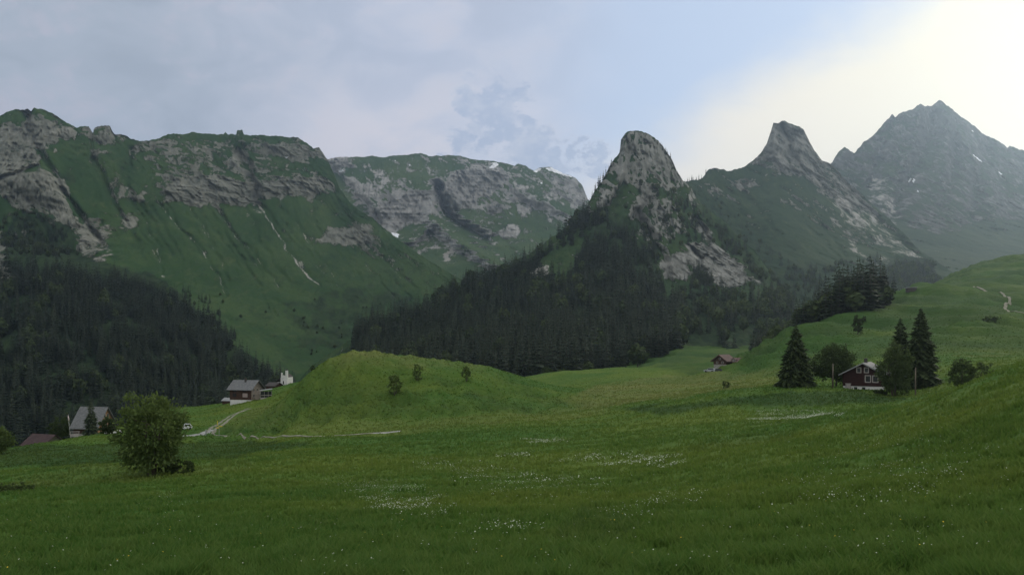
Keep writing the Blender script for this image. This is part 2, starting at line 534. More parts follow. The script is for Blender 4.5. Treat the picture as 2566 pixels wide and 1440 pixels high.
# straw-coloured and bare places
jx = gpx + 26 * fbm(gx / 12, gy / 12, 0 * gx, 3, 21) * np.clip(120 / gd, .35, 1.5)
jy = gpy + 12 * fbm(gx / 12, gy / 12, 0 * gx, 3, 22)
fieldD = lambda lo, hi: (gd > lo) & (gd < hi)
dry = .55 * hill * sstep(-13, -5, gz + 2.2 * fbm(gx / 14, gy / 14, 0 * gx, 3, 27))  # straw hillock top; also paints in its lit crest over a darker face
def add_dry(poly, v, lo, hi):
    global dry
    dry = np.maximum(dry, v * (inpoly(jx, jy, poly) & fieldD(lo, hi)))
add_dry([(2300, 845), (2600, 770), (2700, 780), (2700, 893), (2100, 898), (2120, 890)], .5, 232, 345)
add_dry([(1400, 1010), (1480, 965), (1700, 935), (1960, 925), (1960, 965), (1800, 985), (1620, 1005), (1480, 1030)], .60, 175, 480)
add_dry([(700, 1040), (960, 1048), (1250, 1032), (1300, 1060), (1000, 1088), (700, 1085)], .42, 150, 215)
add_dry([(480, 1085), (640, 1020), (740, 1000), (720, 1070), (560, 1095)], .5, 200, 300)
add_dry([(1250, 1000), (1420, 990), (1560, 1030), (1380, 1062), (1240, 1050)], .4, 150, 260)
add_dry([(0, 1195), (300, 1165), (640, 1150), (640, 1185), (300, 1210), (0, 1235)], .40, 80, 125)
add_dry([(2050, 800), (2280, 725), (2480, 715), (2480, 800), (2300, 810), (2050, 860)], .2, 250, 520)
add_dry([(2400, 760), (2600, 640), (2800, 640), (2800, 800), (2560, 815)], .22, 350, 900)
dry = (dry + np.roll(dry, 1, 0) + np.roll(dry, -1, 0) + np.roll(dry, 2, 1) + np.roll(dry, -2, 1)) / 5
bare = np.zeros_like(dry)
bare = np.maximum(bare, .0 * (np.hypot((gpx - 800) / 60, (gpy - 1062) / 14) < 1) * fieldD(150, 215) * (fbm(gx / 4, gy / 4, 0 * gx, 3, 33) > .05))
lush_shade = np.zeros_like(dry)  # deeper green: lush growth, and the shade of banks and folds painted in
for poly, v_, lo_, hi_ in (
    ([(2270, 800), (2400, 788), (2490, 772), (2535, 768), (2490, 798), (2350, 838), (2270, 850)], .8, 320, 400),
    ([(1540, 1022), (1900, 990), (2140, 978), (2280, 1000), (2200, 1014), (1900, 1017), (1600, 1036)], .85, 130, 190),  # dark grass bank, the shade on its face painted in
    ([(-200, 1125), (300, 1108), (620, 1106), (820, 1108), (600, 1146), (300, 1160), (-200, 1185)], .8, 112, 215),
    ([(1100, 1020), (1330, 1012), (1340, 1030), (1150, 1040)], .6, 160, 260), ([(960, 1030), (1250, 1005), (1250, 1022), (980, 1048)], .5, 160, 260),
    ([(860, 940), (1000, 960), (1100, 1000), (1000, 1040), (820, 1040), (760, 1000)], .45, 170, 260),
    ([(2230, 745), (2480, 730), (2440, 760), (2260, 775)], .45, 380, 520), ([(1940, 830), (2080, 800), (2200, 800), (2100, 870), (1950, 900)], .4, 250, 380),
    ([(2240, 725), (2420, 715), (2400, 740), (2280, 750)], .5, 440, 520), ([(1460, 1270), (1640, 1330), (1500, 1390), (1380, 1360)], .45, 12, 60), ([(1700, 1110), (2000, 1080), (2000, 1110), (1750, 1140)], .4, 60, 110)):
    lush_shade = np.maximum(lush_shade, v_ * (inpoly(jx, jy, poly) & fieldD(lo_, hi_)))
band = sstep(.35, 1.15, ridged((gx + gy) / 60, gz / 5.5, gy / 140, 3, 18))
hs_ = sstep(232, 262, gd) * sstep(60, 95, gx)
lush_shade = np.maximum(lush_shade, hs_ * (.95 - .40 * band + .25 * fbm(gx / 20, gy / 20, 0 * gx, 3, 36)))  # hillside grass is darker itself; shade between the terraces is painted in
lush_shade = np.maximum(lush_shade, .45 * sstep(480, 620, gd))
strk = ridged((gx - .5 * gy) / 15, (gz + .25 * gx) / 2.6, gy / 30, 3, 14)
lush_shade = np.maximum(lush_shade, hill * (.75 - .55 * sstep(.2, 1.1, strk)) * sstep(-4, -12, gz + 2.5 * fbm(gx / 14, gy / 14, 0 * gx, 3, 28)))  # shading of the terracette troughs and lower face, put into the colour
lush_shade = np.clip(lush_shade, 0, 1)
for _ in range(3):
    lush_shade[1:-1, 1:-1] = (lush_shade[1:-1, 1:-1] + lush_shade[:-2, 1:-1] + lush_shade[2:, 1:-1] + lush_shade[1:-1, :-2] + lush_shade[1:-1, 2:]) / 5
dry = dry * (1 - .8 * lush_shade)
gv = np.stack([gx, gy, gz], -1).reshape(-1, 3)
me = mesh_np('meadow', gv, gridfaces(*gx.shape)[:, ::-1], M['turf'], dict(dry=dry, bare=bare, lush_shade=lush_shade), True)
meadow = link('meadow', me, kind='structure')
# the wider land underneath, out past the mountains
bx, by = np.meshgrid(np.linspace(-5200, 5200, 90), np.linspace(-1200, 5600, 70))
rr = np.hypot(bx, by)
bz = -9 - np.clip(rr - 3, 0, 200) * .55 - np.clip(rr - 200, 0, 900) * .12 + 14 * fbm(bx / 500, by / 500, 0 * bx, 3, 41) * sstep(200, 900, rr)
bz = np.where(by < 0, np.maximum(bz, -9 - np.clip(rr, 0, 400) * .05), bz)
me = mesh_np('valley_floor', np.stack([bx, by, bz], -1).reshape(-1, 3), gridfaces(*bx.shape)[:, ::-1], M['turf'], dict(dry=np.full(bx.shape, .2), bare=0 * bx), True)
link('valley_floor', me, kind='structure')
# ------------------------------------------------------------------ mountains: each is lofted through profiles of (row, distance)
class Mass:
    def __init__(s, name, ridge, stations, mat, step, nrows, seed, rocks=(), screes=(), snows=(), bushes=(), gullies=(), jag=2., amp=(16, 7), lean=.65, strata=0., baserock=0., grassamp=5.):
        px = np.arange(ridge[0][0], ridge[-1][0] + .1, step, dtype=float)
        sx = sorted(stations)
        nr = len(stations[sx[0]])
        PY = np.stack([np.interp(px, sx, [stations[k][i][0] for k in sx]) for i in range(nr)])
        DD = np.stack([np.interp(px, sx, [stations[k][i][1] for k in sx]) for i in range(nr)])
        rpy = np.interp(px, [r[0] for r in ridge], [r[1] for r in ridge])
        shift = rpy - PY[0]
        wr = np.linspace(1, 0, nr)[:, None] ** 2.2
        PY = PY + shift * wr
        # keep rows ordered
        for i in range(1, nr):
            PY[i] = np.maximum(PY[i], PY[i-1] + 2)
        # softened columns so the stations do not show as creases
        def blur(a, w):
            k = np.hanning(2 * w + 3)[1:-1]; k /= k.sum()
            return np.stack([np.convolve(np.pad(r, w, 'edge'), k, 'valid') for r in a])
        w = max(3, int(30 / step))
        DD = blur(DD, w); PYs = blur(PY, w); PY[1:] = PYs[1:]
        for i in range(1, nr):
            PY[i] = np.maximum(PY[i], PY[i-1] + 2)
        v = np.linspace(0, nr - 1, nrows)
        # vertex rows spread by screen height
        hsum = (PY[1:] - PY[:-1]).mean(1); cum = np.concatenate([[0], np.cumsum(hsum)])
        v = np.interp(np.linspace(0, cum[-1], nrows), cum, np.arange(nr))
        i0 = np.clip(np.floor(v).astype(int), 0, nr - 2); f = (v - i0)[:, None]
        py = PY[i0] * (1 - f) + PY[i0+1] * f
        D = DD[i0] * (1 - f) + DD[i0+1] * f
        # round the profile a little
        for _ in range(3):
            D[1:-1] = .25 * D[:-2] + .5 * D[1:-1] + .25 * D[2:]
        PXg = np.broadcast_to(px, py.shape).copy()
        x, z = D * (PXg - CX) / F, D * (HY - py) / F
        n = lambda a, b, o, k: fbm(x / a, D / a, z / b, o, seed + k)
        jx = PXg + 22 * n(70, 45, 4, 1) ; jy = py + 16 * n(70, 40, 4, 2)
        def mask(polys):
            m = np.zeros(py.shape)
            for p in polys:
                val = 1.
                if isinstance(p, tuple): p, val = p
                mm = sum(inpoly(jx + ox, jy + oy, p).astype(float) for ox, oy in ((0, 0), (5, 3), (-5, 3), (4, -5), (-4, -5))) / 5
                m = np.maximum(m, mm * val)
            return m
        def soft(m, k):
            for _ in range(k):
                m = np.pad(m, 1, 'edge')
                m = (m[1:-1, 1:-1] * 2 + m[:-2, 1:-1] + m[2:, 1:-1] + m[1:-1, :-2] + m[1:-1, 2:]) / 6
            return m
        rock = np.maximum(soft(mask(rocks), 14), baserock)
        scree, snow, bush = mask(screes), np.zeros(py.shape), mask(bushes)
        for p in snows:
            snow = np.maximum(snow, (inpoly(PXg, py, p)).astype(float))
        off = np.zeros(py.shape)
        for line, wd, dep, sc_ in gullies:
            dl = polydist(PXg + 9 * n(45, 45, 3, 5), py + 4 * n(45, 45, 3, 6), line)
            off += dep * np.exp(-(dl / wd) ** 2)
            if sc_:
                scree = np.maximum(scree, sc_ * np.exp(-(dl / max(1.9, wd * .28)) ** 2))
        a1, a2 = amp
        q = x + lean * z
        rk = ridged(q / 75 + .4 * n(120, 120, 2, 8), D / 500, z / 140, 5, seed + 10) - .9
        rk2 = ridged(q / 19 + .5 * n(40, 40, 2, 9), D / 190, z / 52, 4, seed + 20) - .9
        rk3 = fbm(q / 6.5, D / 60, z / 11, 3, seed + 25)
        wob = .35 * n(26, 26, 3, 12)
        zb = z + .22 * x * (1 if seed % 200 else -1)
        bv, be = blocks(q / (a1 * .95) + wob, zb / (a1 * 2.1) + wob, seed + 3)
        bv2, be2 = blocks(q / (a2 * .8) + wob * 2, zb / (a2 * 1.5), seed + 5)
        blk = a1 * .75 * (bv - .5) - a1 * .30 * np.exp(-be / .07) + a2 * .55 * (bv2 - .5) - a2 * .25 * np.exp(-be2 / .10)
        off += -(.7 * a1 * rk + .75 * a2 * rk2 + .35 * a2 * rk3) * (.16 + .84 * rock) - .75 * blk * sstep(.25, .7, rock + .25 * n(30, 30, 3, 13))
        if strata:
            zz = z + 9 * n(160, 160, 3, 30)
            off += strata * rock * (ridged(x / 400, D / 400, zz / 15, 3, seed + 31) - .9)
        off += grassamp * (1 - rock) * (1 - ridged(q / 46 + .6 * n(150, 150, 2, 40), z / 420, D / 500, 4, seed + 41))
        off += 10 * n(190, 150, 3, 50) + (1 - rock) * (2.2 * fbm(x / 11, D / 26, z / 11, 3, seed + 55) + 1.2 * ridged(x / 30, D / 60, z / 7, 2, seed + 56))
        off[0] *= .3
        D = D + off
        # jagged crest
        jr = jag * (fbm(px / 34, 0 * px, 0 * px + seed, 4, seed + 60))
        fade = np.exp(-(py - py[0]) / 14.)
        jr = jr + jag * .35 * np.sign(pn(px / 9, 0 * px, 0 * px + seed, 5)) * np.abs(pn(px / 9, 0 * px, 0 * px + seed, 5)) ** .5
        py = py + jr * fade
        s.px, s.py, s.D = PXg, py, D
        x, y, z = D * (PXg - CX) / F, D, D * (HY - py) / F
        s.x, s.y, s.z = x, y, z
        front = np.stack([x, y, z], -1)
        # the far side falls away behind the crest; a skirt goes down below the valley in front
        back = []
        top = front[0]
        for k, (dd, dz) in enumerate(((700, 620), (420, 360), (220, 170), (90, 60), (30, 14))):
            b = top.copy(); rrn = fbm(top[:, 0] / 120, top[:, 1] / 120, 0 * top[:, 0] + k, 3, seed + 70)
            sc_ = 1 + (dd + 40 * rrn * (k < 4)) / top[:, 1]
            b[:, 0] *= sc_; b[:, 1] *= sc_; b[:, 2] -= dz
            back.append(b)
        sk = front[-1].copy(); sk[:, 2] -= 90; sk[:, :2] *= .985
        V = np.concatenate([np.stack(back), front, sk[None]], 0)
        ext = lambda a, val: np.concatenate([np.repeat(a[:1] * 0 + val, 5, 0), a, a[-1:] * 0], 0)
        me = mesh_np(name, V.reshape(-1, 3), gridfaces(V.shape[0], V.shape[1]), mat,
                     dict(rock=ext(rock, .5), scree=ext(scree, 0), snow=ext(snow, 0), bush=ext(bush, 0)), True)
        s.ob = link(name, me, kind='structure')
        s.rock = rock
    def at(s, px, py):
        """the surface point seen in that direction"""
        c = int(np.clip(round((px - s.px[0, 0]) / (s.px[0, 1] - s.px[0, 0])), 0, s.px.shape[1] - 1))
        r = int(np.argmin(np.abs(s.py[:, c] - py)))
        return s.x[r, c], s.y[r, c], s.z[r, c]

L_ridge = [(-350,330),(-100,305),(0,291),(20,280),(45,272),(70,274),(78,281),(85,273),(105,272),(125,280),(150,296),(175,312),(190,320),(200,317),(222,317),(229,330),(233,334),(236,320),(250,317),(276,316),(280,325),(285,333),(310,337),(325,347),(350,354),(370,353),(400,345),(420,338),(450,335),(475,333),(480,331),(520,336),(560,337),(565,331),(572,336),(592,338),(594,328),(608,327),(610,338),(650,339),(700,343),(745,344),(760,352),(780,367),(785,372),(800,371),(810,385),(822,402),(835,430),(850,470),(875,505),(900,528),(935,548),(985,590),(1040,630),(1100,668),(1140,692),(1250,745),(1450,800)]
L_st = {
 -350: [(330,1600),(420,1520),(470,1480),(600,1430),(640,1250),(800,1050),(1150,750)],
 0: [(291,1650),(400,1560),(440,1520),(600,1460),(650,1230),(850,1000),(1150,750)],
 100: [(272,1680),(400,1580),(430,1530),(605,1470),(640,1240),(850,1010),(1150,770)],
 190: [(320,1720),(440,1640),(520,1580),(640,1480),(680,1270),(860,1040),(1130,790)],
 300: [(334,1800),(440,1730),(520,1680),(580,1640),(690,1390),(880,1080),(1110,800)],
 430: [(337,1950),(430,1880),(470,1850),(505,1830),(700,1500),(890,1160),(1080,840)],
 620: [(338,2120),(440,2050),(458,2030),(515,1995),(720,1640),(880,1300),(1060,930)],
 750: [(345,2230),(425,2160),(445,2130),(480,2110),(700,1780),(880,1480),(1040,1080)],
 850: [(470,2250),(500,2220),(520,2200),(550,2180),(700,1900),(880,1560),(1000,1230)],
 950: [(558,2150),(575,2120),(590,2100),(620,2080),(720,1900),(860,1640),(980,1380)],
 1140: [(692,1900),(700,1890),(706,1880),(715,1870),(760,1800),(850,1650),(950,1430)],
 1250: [(745,1800),(750,1790),(754,1785),(760,1780),(780,1740),(840,1640),(930,1470)],
 1450: [(800,1700),(802,1695),(804,1690),(806,1685),(815,1670),(850,1600),(920,1500)],
}
L_rock = [
 [(-350,330),(0,322),(30,312),(62,318),(75,290),(110,285),(150,300),(190,330),(150,345),(105,370),(95,415),(60,412),(20,440),(-350,480)],
 [(60,425),(100,412),(150,450),(172,500),(200,560),(232,600),(262,640),(200,645),(172,565),(120,545),(70,515),(20,500),(0,480),(-350,520),(-350,440),(0,440)],
 ([(200,560),(240,545),(280,600),(275,660),(220,660)], .62),
 ([(230,318),(285,320),(292,345),(235,350)], .9), ([(190,318),(226,318),(228,336),(195,338)], .8),
 ([(635,360),(690,352),(760,355),(785,372),(815,375),(822,405),(800,402),(740,396),(690,394),(635,385)], .85),
 [(375,450),(440,452),(520,432),(610,446),(642,470),(648,512),(610,517),(560,506),(510,500),(450,500),(420,482)],
 ([(645,445),(700,450),(780,440),(848,450),(842,472),(760,476),(690,472),(655,482)], .95),
 ([(785,595),(830,570),(900,562),(945,575),(948,628),(900,622),(850,607),(805,608)], .9),
 ([(285,472),(352,474),(352,490),(288,492)], .8), ([(560,388),(602,380),(610,415),(575,410)], .8), ([(295,535),(335,530),(340,570),(300,575)], .7),
 ([(-150,580),(0,585),(22,650),(60,700),(40,720),(0,690),(-150,700)], .8),
 ([(225,350),(285,352),(275,372),(228,368)], .7), ([(320,360),(345,365),(350,395),(325,390)], .6), ([(130,360),(145,360),(140,385),(130,385)], .7),
 ([(360,352),(640,342),(760,385),(790,430),(620,440),(380,440)], .24), ([(370,440),(640,440),(850,445),(850,475),(650,500),(640,515),(420,500)], .75),
]
L_gul = [
 ([(602,380),(622,420),(640,470),(648,515)], 12, 34, 0.00), ([(648,515),(680,560),(720,625),(760,680),(800,715)], 9, 14, 0.72),
 ([(395,510),(440,560),(500,620),(545,690),(570,740)], 7, 10, 0.60), ([(468,510),(520,580),(545,640),(570,700)], 6, 9, 0.52),
 ([(545,520),(580,580),(640,640),(700,720)], 6, 8, 0.50), ([(330,500),(365,560),(395,620),(410,680)], 7, 9, 0.52),
 ([(620,520),(650,600),(690,660),(735,715)], 6, 8, 0.44), ([(790,470),(782,540),(810,600)], 8, 12, 0.42), ([(240,400),(270,470),(300,540)], 10, 16, 0.37),
 ([(840,480),(880,560),(950,640),(1020,700)], 9, 10, 0.42), ([(900,600),(960,660),(1040,720)], 6, 8, 0.42), ([(330,380),(310,440),(335,500)], 12, 18, 0.00),
 ([(60,280),(110,400),(190,520),(260,620)], 8, 24, 0.42), ([(700,520),(740,560),(830,690),(900,760)], 6, 8, 0.47), ([(95,415),(40,432),(0,445)], 6, 30, 0.00),
]
_q = np.random.default_rng(3)
for k_ in range(26):
    x0_, y0_ = 300 + 640 * _q.random(), 500 + 60 * _q.random()
    if x0_ > 700: y0_ += (x0_ - 700) * .38
    pts_ = [(x0_, y0_)]
    for s_ in range(5):
        pts_.append((pts_[-1][0] + (26 + 12 * _q.random()) * (.5 + .5 * x0_ / 700), pts_[-1][1] + 34 + 14 * _q.random()))
    L_gul.append((pts_[:3 + int(3 * _q.random())], 3.5 + 2 * _q.random(), 5 + 4 * _q.random(), .42 if _q.random() < .45 else 0))
cliff_mountain = Mass('left_mountain', L_ridge, L_st, M['cliff'], 2.2, 330, 100, L_rock,
    screes=[([(600,512),(650,512),(660,545),(615,540)], .42), ([(228,560),(262,590),(285,640),(262,655)], .5), ([(395,680),(415,690),(412,700),(396,694)], .7), ([(740,640),(760,650),(775,690),(755,685)], .5)],
    snows=[[(711,391),(722,393),(718,399)]],
    bushes=[([(240,360),(420,360),(640,345),(640,440),(400,440),(280,440)], .30), ([(700,760),(880,720),(1000,740),(1100,780),(1000,860),(760,880)], .52), ([(100,420),(180,430),(200,470),(140,450)], .6), ([(20,520),(180,560),(190,640),(20,640)], .7), ([(-100,600),(240,640),(360,680),(520,780),(600,880),(720,960),(700,1150),(-100,1150)], .9), ([(250,380),(420,390),(420,440),(280,430)], .25), ([(820,720),(900,690),(960,720),(880,760)], .45)],  # upper band patches simply darken the turf below the ridge
    gullies=L_gul, jag=3.5, amp=(22, 10), strata=5, grassamp=6)

C_ridge = [(700,520),(780,415),(826,397),(830,395),(870,393),(910,394),(935,390),(960,395),(985,390),(1020,388),(1055,383),(1075,392),(1100,389),(1150,390),(1180,399),(1220,401),(1260,408),(1290,415),(1298,410),(1315,415),(1338,428),(1350,420),(1380,419),(1410,432),(1440,445),(1460,465),(1472,497),(1490,520),(1560,560),(1700,620)]
C_st = {
 700: [(520,3500),(560,3400),(600,3300),(640,3200),(700,2800),(780,2400),(840,2100)],
 830: [(395,3550),(430,3480),(470,3400),(530,3300),(640,2900),(740,2450),(830,2150)],
 1000: [(388,3550),(440,3420),(486,3320),(575,3240),(640,2950),(720,2500),(800,2150)],
 1090: [(390,3580),(440,3450),(474,3350),(550,3280),(620,2980),(700,2550),(800,2150)],
 1160: [(392,3650),(415,3610),(440,3560),(520,3490),(600,3100),(690,2600),(800,2150)],
 1260: [(408,3680),(425,3640),(450,3600),(540,3450),(600,3150),(690,2600),(800,2150)],
 1400: [(428,3650),(445,3610),(480,3540),(550,3380),(610,3100),(690,2600),(800,2200)],
 1480: [(508,3450),(520,3420),(540,3380),(580,3280),(630,3000),(700,2600),(800,2250)],
 1700: [(620,3000),(630,2980),(645,2950),(660,2900),(690,2800),(730,2600),(800,2300)],
}
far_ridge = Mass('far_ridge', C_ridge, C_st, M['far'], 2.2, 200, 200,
    rocks=[([(826,397),(905,400),(905,416),(832,424)], .8), [(925,538),(960,505),(1000,488),(1092,476),(1098,540),(1070,551),(1030,556),(1000,578),(982,592)],
           ([(1128,420),(1200,412),(1262,425),(1285,440),(1250,470),(1200,500),(1170,522),(1130,512),(1122,460)], .95), ([(1215,585),(1302,560),(1300,592),(1255,597)], .9),
           ([(1370,440),(1440,448),(1475,497),(1440,535),(1400,490)], .5), ([(850,430),(960,425),(1090,470),(960,500),(880,520)], .35), ([(1000,590),(1100,590),(1120,640),(1060,640)], .4), ([(1280,440),(1400,460),(1420,520),(1300,540)], .45)],
    screes=[([(985,590),(1005,575),(1030,590),(1010,610)], .4), ([(1100,640),(1130,610),(1135,640),(1115,660)], .7), ([(940,560),(985,592),(1060,640),(1050,650),(960,600)], .5), ([(1110,525),(1180,585),(1260,625),(1240,630),(1160,590)], .35)],
    snows=[[(1225,420),(1236,411),(1228,409),(1244,407),(1250,412),(1240,421)], [(1336,430),(1350,421),(1358,423),(1344,432)], [(1366,421),(1385,420),(1412,432),(1438,446),(1405,436),(1375,428)], [(980,582),(1000,586),(998,596),(985,590)], [(848,428),(858,425),(862,429),(850,432)], [(985,401),(993,400),(990,404)], [(1022,412),(1030,413),(1027,416)], [(1353,457),(1360,458),(1356,462)]],
    bushes=[([(1000,580),(1090,560),(1110,640),(1020,640)], .35), ([(1180,540),(1280,520),(1400,560),(1380,640),(1250,600)], .4)],
    gullies=[([(1098,470),(1110,520),(1150,560),(1220,600)], 13, 190, 0), ([(1080,540),(1130,590),(1210,640),(1300,690)], 20, -170, .25), ([(985,600),(1040,600),(1080,560)], 14, -90, 0), ([(1120,540),(1190,600),(1260,640)], 5, 20, .3), ([(840,430),(900,500),(950,560)], 14, 60, .15), ([(1290,470),(1380,510),(1460,560)], 16, -70, .1), ([(1240,540),(1240,590),(1290,640)], 18, 60, 0)],
    jag=2.5, amp=(36, 16), strata=8, grassamp=10, baserock=.22)

K_ridge = [(700,1000),(800,900),(900,838),(1000,790),(1120,731),(1200,696),(1260,668),(1320,640),(1400,583),(1440,553),(1470,522),(1490,480),(1512,445),(1532,408),(1553,382),(1556,350),(1566,336),(1580,329),(1600,327),(1625,334),(1650,352),(1665,373),(1680,394),(1695,428),(1710,451),(1722,460),(1760,512),(1830,570),(1900,640),(1960,720),(2000,765),(2050,800),(2150,860)]
K_st = {
 700: [(1000,1000),(1002,990),(1005,980),(1010,960),(1020,930),(1035,880),(1050,800)],
 900: [(838,1100),(844,1080),(852,1060),(872,1000),(892,950),(922,850),(985,720)],
 1000: [(790,1150),(804,1110),(822,1060),(852,980),(882,900),(922,800),(985,640)],
 1300: [(650,1260),(684,1200),(722,1130),(772,1020),(832,900),(900,700),(975,560)],
 1450: [(545,1300),(590,1240),(650,1170),(715,1080),(800,920),(885,720),(970,580)],
 1600: [(327,1350),(450,1312),(560,1235),(700,1090),(830,860),(915,690),(960,630)],
 1680: [(394,1370),(470,1325),(560,1260),(700,1110),(790,930),(890,720),(945,640)],
 1760: [(512,1380),(560,1320),(630,1220),(712,1090),(790,930),(870,770),(930,670)],
 1830: [(570,1330),(600,1290),(640,1230),(712,1090),(790,920),(860,780),(920,680)],
 1900: [(640,1250),(662,1210),(690,1150),(718,1070),(800,900),(868,770),(905,690)],
 2050: [(800,1050),(810,1020),(820,1000),(830,980),(850,920),(870,850),(900,750)],
 2150: [(860,1000),(864,985),(868,970),(872,955),(880,930),(890,900),(905,820)],
}
pyramid_peak = Mass('crag_mountain', K_ridge, K_st, M['pyramid'], 2.0, 300, 300,
    rocks=[([(1553,350),(1575,330),(1620,335),(1652,362),(1682,402),(1712,455),(1690,468),(1620,472),(1560,462),(1530,442),(1510,450),(1548,388)], .50),
           ([(1560,455),(1600,440),(1640,480),(1682,510),(1702,560),(1722,592),(1690,602),(1650,592),(1640,622),(1605,600),(1588,560),(1568,532),(1600,520),(1630,528),(1598,480)], .62),
           ([(1718,545),(1760,550),(1792,600),(1832,632),(1842,662),(1800,642),(1760,602)], .85),
           [(1648,650),(1700,625),(1745,612),(1752,600),(1790,622),(1840,645),(1880,682),(1902,707),(1862,717),(1800,720),(1768,702),(1745,690),(1738,650),(1722,690),(1735,712),(1690,700),(1668,690)],
           ([(1608,695),(1662,700),(1652,716),(1612,712)], .8), ([(1878,698),(1932,705),(1922,720),(1878,720)], .8), ([(1480,470),(1520,440),(1540,470),(1500,520)], .5), ([(1690,600),(1720,600),(1760,640),(1700,650)], .3)],
    screes=[([(1303,694),(1340,665),(1378,658),(1372,682),(1325,702)], .8), ([(1740,545),(1765,552),(1790,590),(1780,592)], .5)],
    bushes=[([(1585,350),(1640,350),(1680,420),(1660,440),(1600,420)], .5), ([(1500,520),(1560,540),(1600,600),(1650,640),(1640,700),(1500,740),(1420,740)], .75), ([(1740,500),(1850,580),(1960,720),(1960,780),(1880,690),(1830,620),(1760,560)], .5), ([(700,1000),(900,850),(1260,690),(1420,700),(1600,740),(1960,740),(1960,860),(1600,960),(900,1000)], .62), ([(1740,640),(1755,640),(1800,715),(1740,715)], .7), ([(1480,470),(1550,450),(1560,520),(1500,560)], .5)],
    gullies=[([(1738,545),(1765,570),(1780,600)], 6, 35, 0), ([(1740,620),(1755,660),(1770,705)], 7, 40, 0), ([(1640,480),(1600,540),(1560,590)], 12, 26, 0), ([(1570,340),(1560,420),(1520,500)], 10, -20, 0), ([(1790,620),(1850,650),(1880,690)], 8, -22, 0), ([(1610,560),(1660,640),(1680,700)], 12, 30, 0)],
    jag=5, amp=(26, 12), lean=.2, strata=0, grassamp=5, baserock=.12)

T_ridge = [(1560,560),(1600,500),(1700,462),(1725,454),(1760,447),(1772,428),(1790,421),(1830,428),(1860,421),(1885,405),(1905,385),(1920,360),(1932,330),(1938,307),(1950,311),(1965,303),(1985,310),(2000,315),(2012,324),(2025,350),(2040,375),(2060,400),(2080,409),(2120,450),(2200,525),(2250,570),(2300,622),(2400,690),(2500,725),(2620,760)]
T_st = {
 1560: [(560,1950),(580,1900),(620,1820),(680,1700),(740,1550),(800,1400),(860,1200)],
 1720: [(455,2000),(480,1950),(520,1880),(580,1760),(650,1600),(720,1450),(840,1200)],
 1850: [(425,2080),(470,2010),(520,1920),(590,1760),(660,1580),(730,1400),(840,1150)],
 1970: [(303,2150),(380,2105),(440,2030),(520,1860),(620,1620),(710,1380),(820,1120)],
 2080: [(409,2120),(450,2060),(490,1990),(560,1840),(640,1620),(710,1400),(820,1120)],
 2200: [(525,2000),(545,1960),(570,1900),(610,1780),(660,1600),(720,1380),(810,1120)],
 2300: [(622,1750),(630,1730),(640,1700),(660,1620),(690,1500),(730,1330),(800,1100)],
 2400: [(690,1500),(695,1480),(700,1460),(710,1420),(730,1330),(760,1200),(800,1000)],
 2620: [(760,1350),(763,1340),(766,1330),(770,1310),(780,1260),(795,1150),(820,950)],
}
rock_tooth = Mass('tooth_mountain', T_ridge, T_st, M['tooth'], 2.2, 230, 400,
    rocks=[([(1935,303),(2022,320),(2084,412),(2150,470),(2205,540),(2120,525),(2050,472),(1990,442),(1930,424),(1880,418),(1915,360)], .8),
           ([(1830,452),(1905,448),(1905,476),(1830,472)], .65), ([(1955,460),(2060,500),(2180,600),(2150,620),(2050,560),(1960,500)], .42), ([(1780,470),(1850,490),(1830,510),(1780,500)], .4)],
    screes=[([(2080,470),(2160,520),(2230,580),(2310,625),(2300,650),(2250,640),(2180,600),(2100,540)], .50), ([(1885,408),(1920,375),(1900,410),(1870,425)], .6), ([(2090,560),(2160,620),(2220,670),(2200,680),(2120,620)], .42), ([(2160,640),(2260,650),(2200,690)], .4)],
    bushes=[([(1720,460),(1850,520),(2000,600),(2100,700),(2000,800),(1850,760),(1760,560)], .5), ([(2150,640),(2330,640),(2360,720),(2200,740)], .6)],
    gullies=[([(2080,415),(2140,480),(2210,560),(2290,630)], 8, 25, .35), ([(2040,440),(2110,520),(2190,610)], 6, 16, .35), ([(1960,470),(2040,540),(2120,640)], 7, 14, .22), ([(1860,480),(1910,540),(1960,600)], 9, 16, .25), ([(1965,320),(1985,380),(2020,440)], 9, 30, 0), ([(1790,430),(1830,500),(1900,600)], 12, 14, 0), ([(2020,560),(2080,620),(2150,690)], 6, 10, .25)],
    jag=4, amp=(26, 14), lean=.85, grassamp=8, baserock=.08)

H_ridge = [(1980,520),(2050,440),(2085,407),(2100,380),(2115,370),(2125,374),(2140,386),(2150,372),(2170,352),(2190,338),(2200,326),(2215,308),(2228,293),(2235,286),(2243,294),(2260,284),(2285,275),(2295,267),(2305,262),(2335,268),(2345,258),(2355,249),(2372,262),(2400,285),(2430,308),(2470,337),(2525,370),(2530,365),(2566,378),(2700,420),(2900,480),(3250,560)]
H_st = {
 1980: [(520,3000),(540,2950),(560,2850),(600,2650),(650,2300),(700,1950),(760,1550)],
 2100: [(380,3250),(420,3150),(480,3000),(560,2650),(640,2250),(700,1900),(760,1500)],
 2350: [(250,3450),(350,3260),(450,2980),(550,2600),(620,2250),(662,1850),(725,1350)],
 2566: [(378,3350),(440,3200),(520,2950),(590,2550),(640,2150),(680,1800),(740,1300)],
 2900: [(480,3100),(520,3000),(570,2800),(620,2450),(660,2100),(690,1750),(740,1250)],
 3250: [(560,2900),(590,2800),(620,2650),(650,2350),(680,2000),(700,1650),(740,1200)],
}
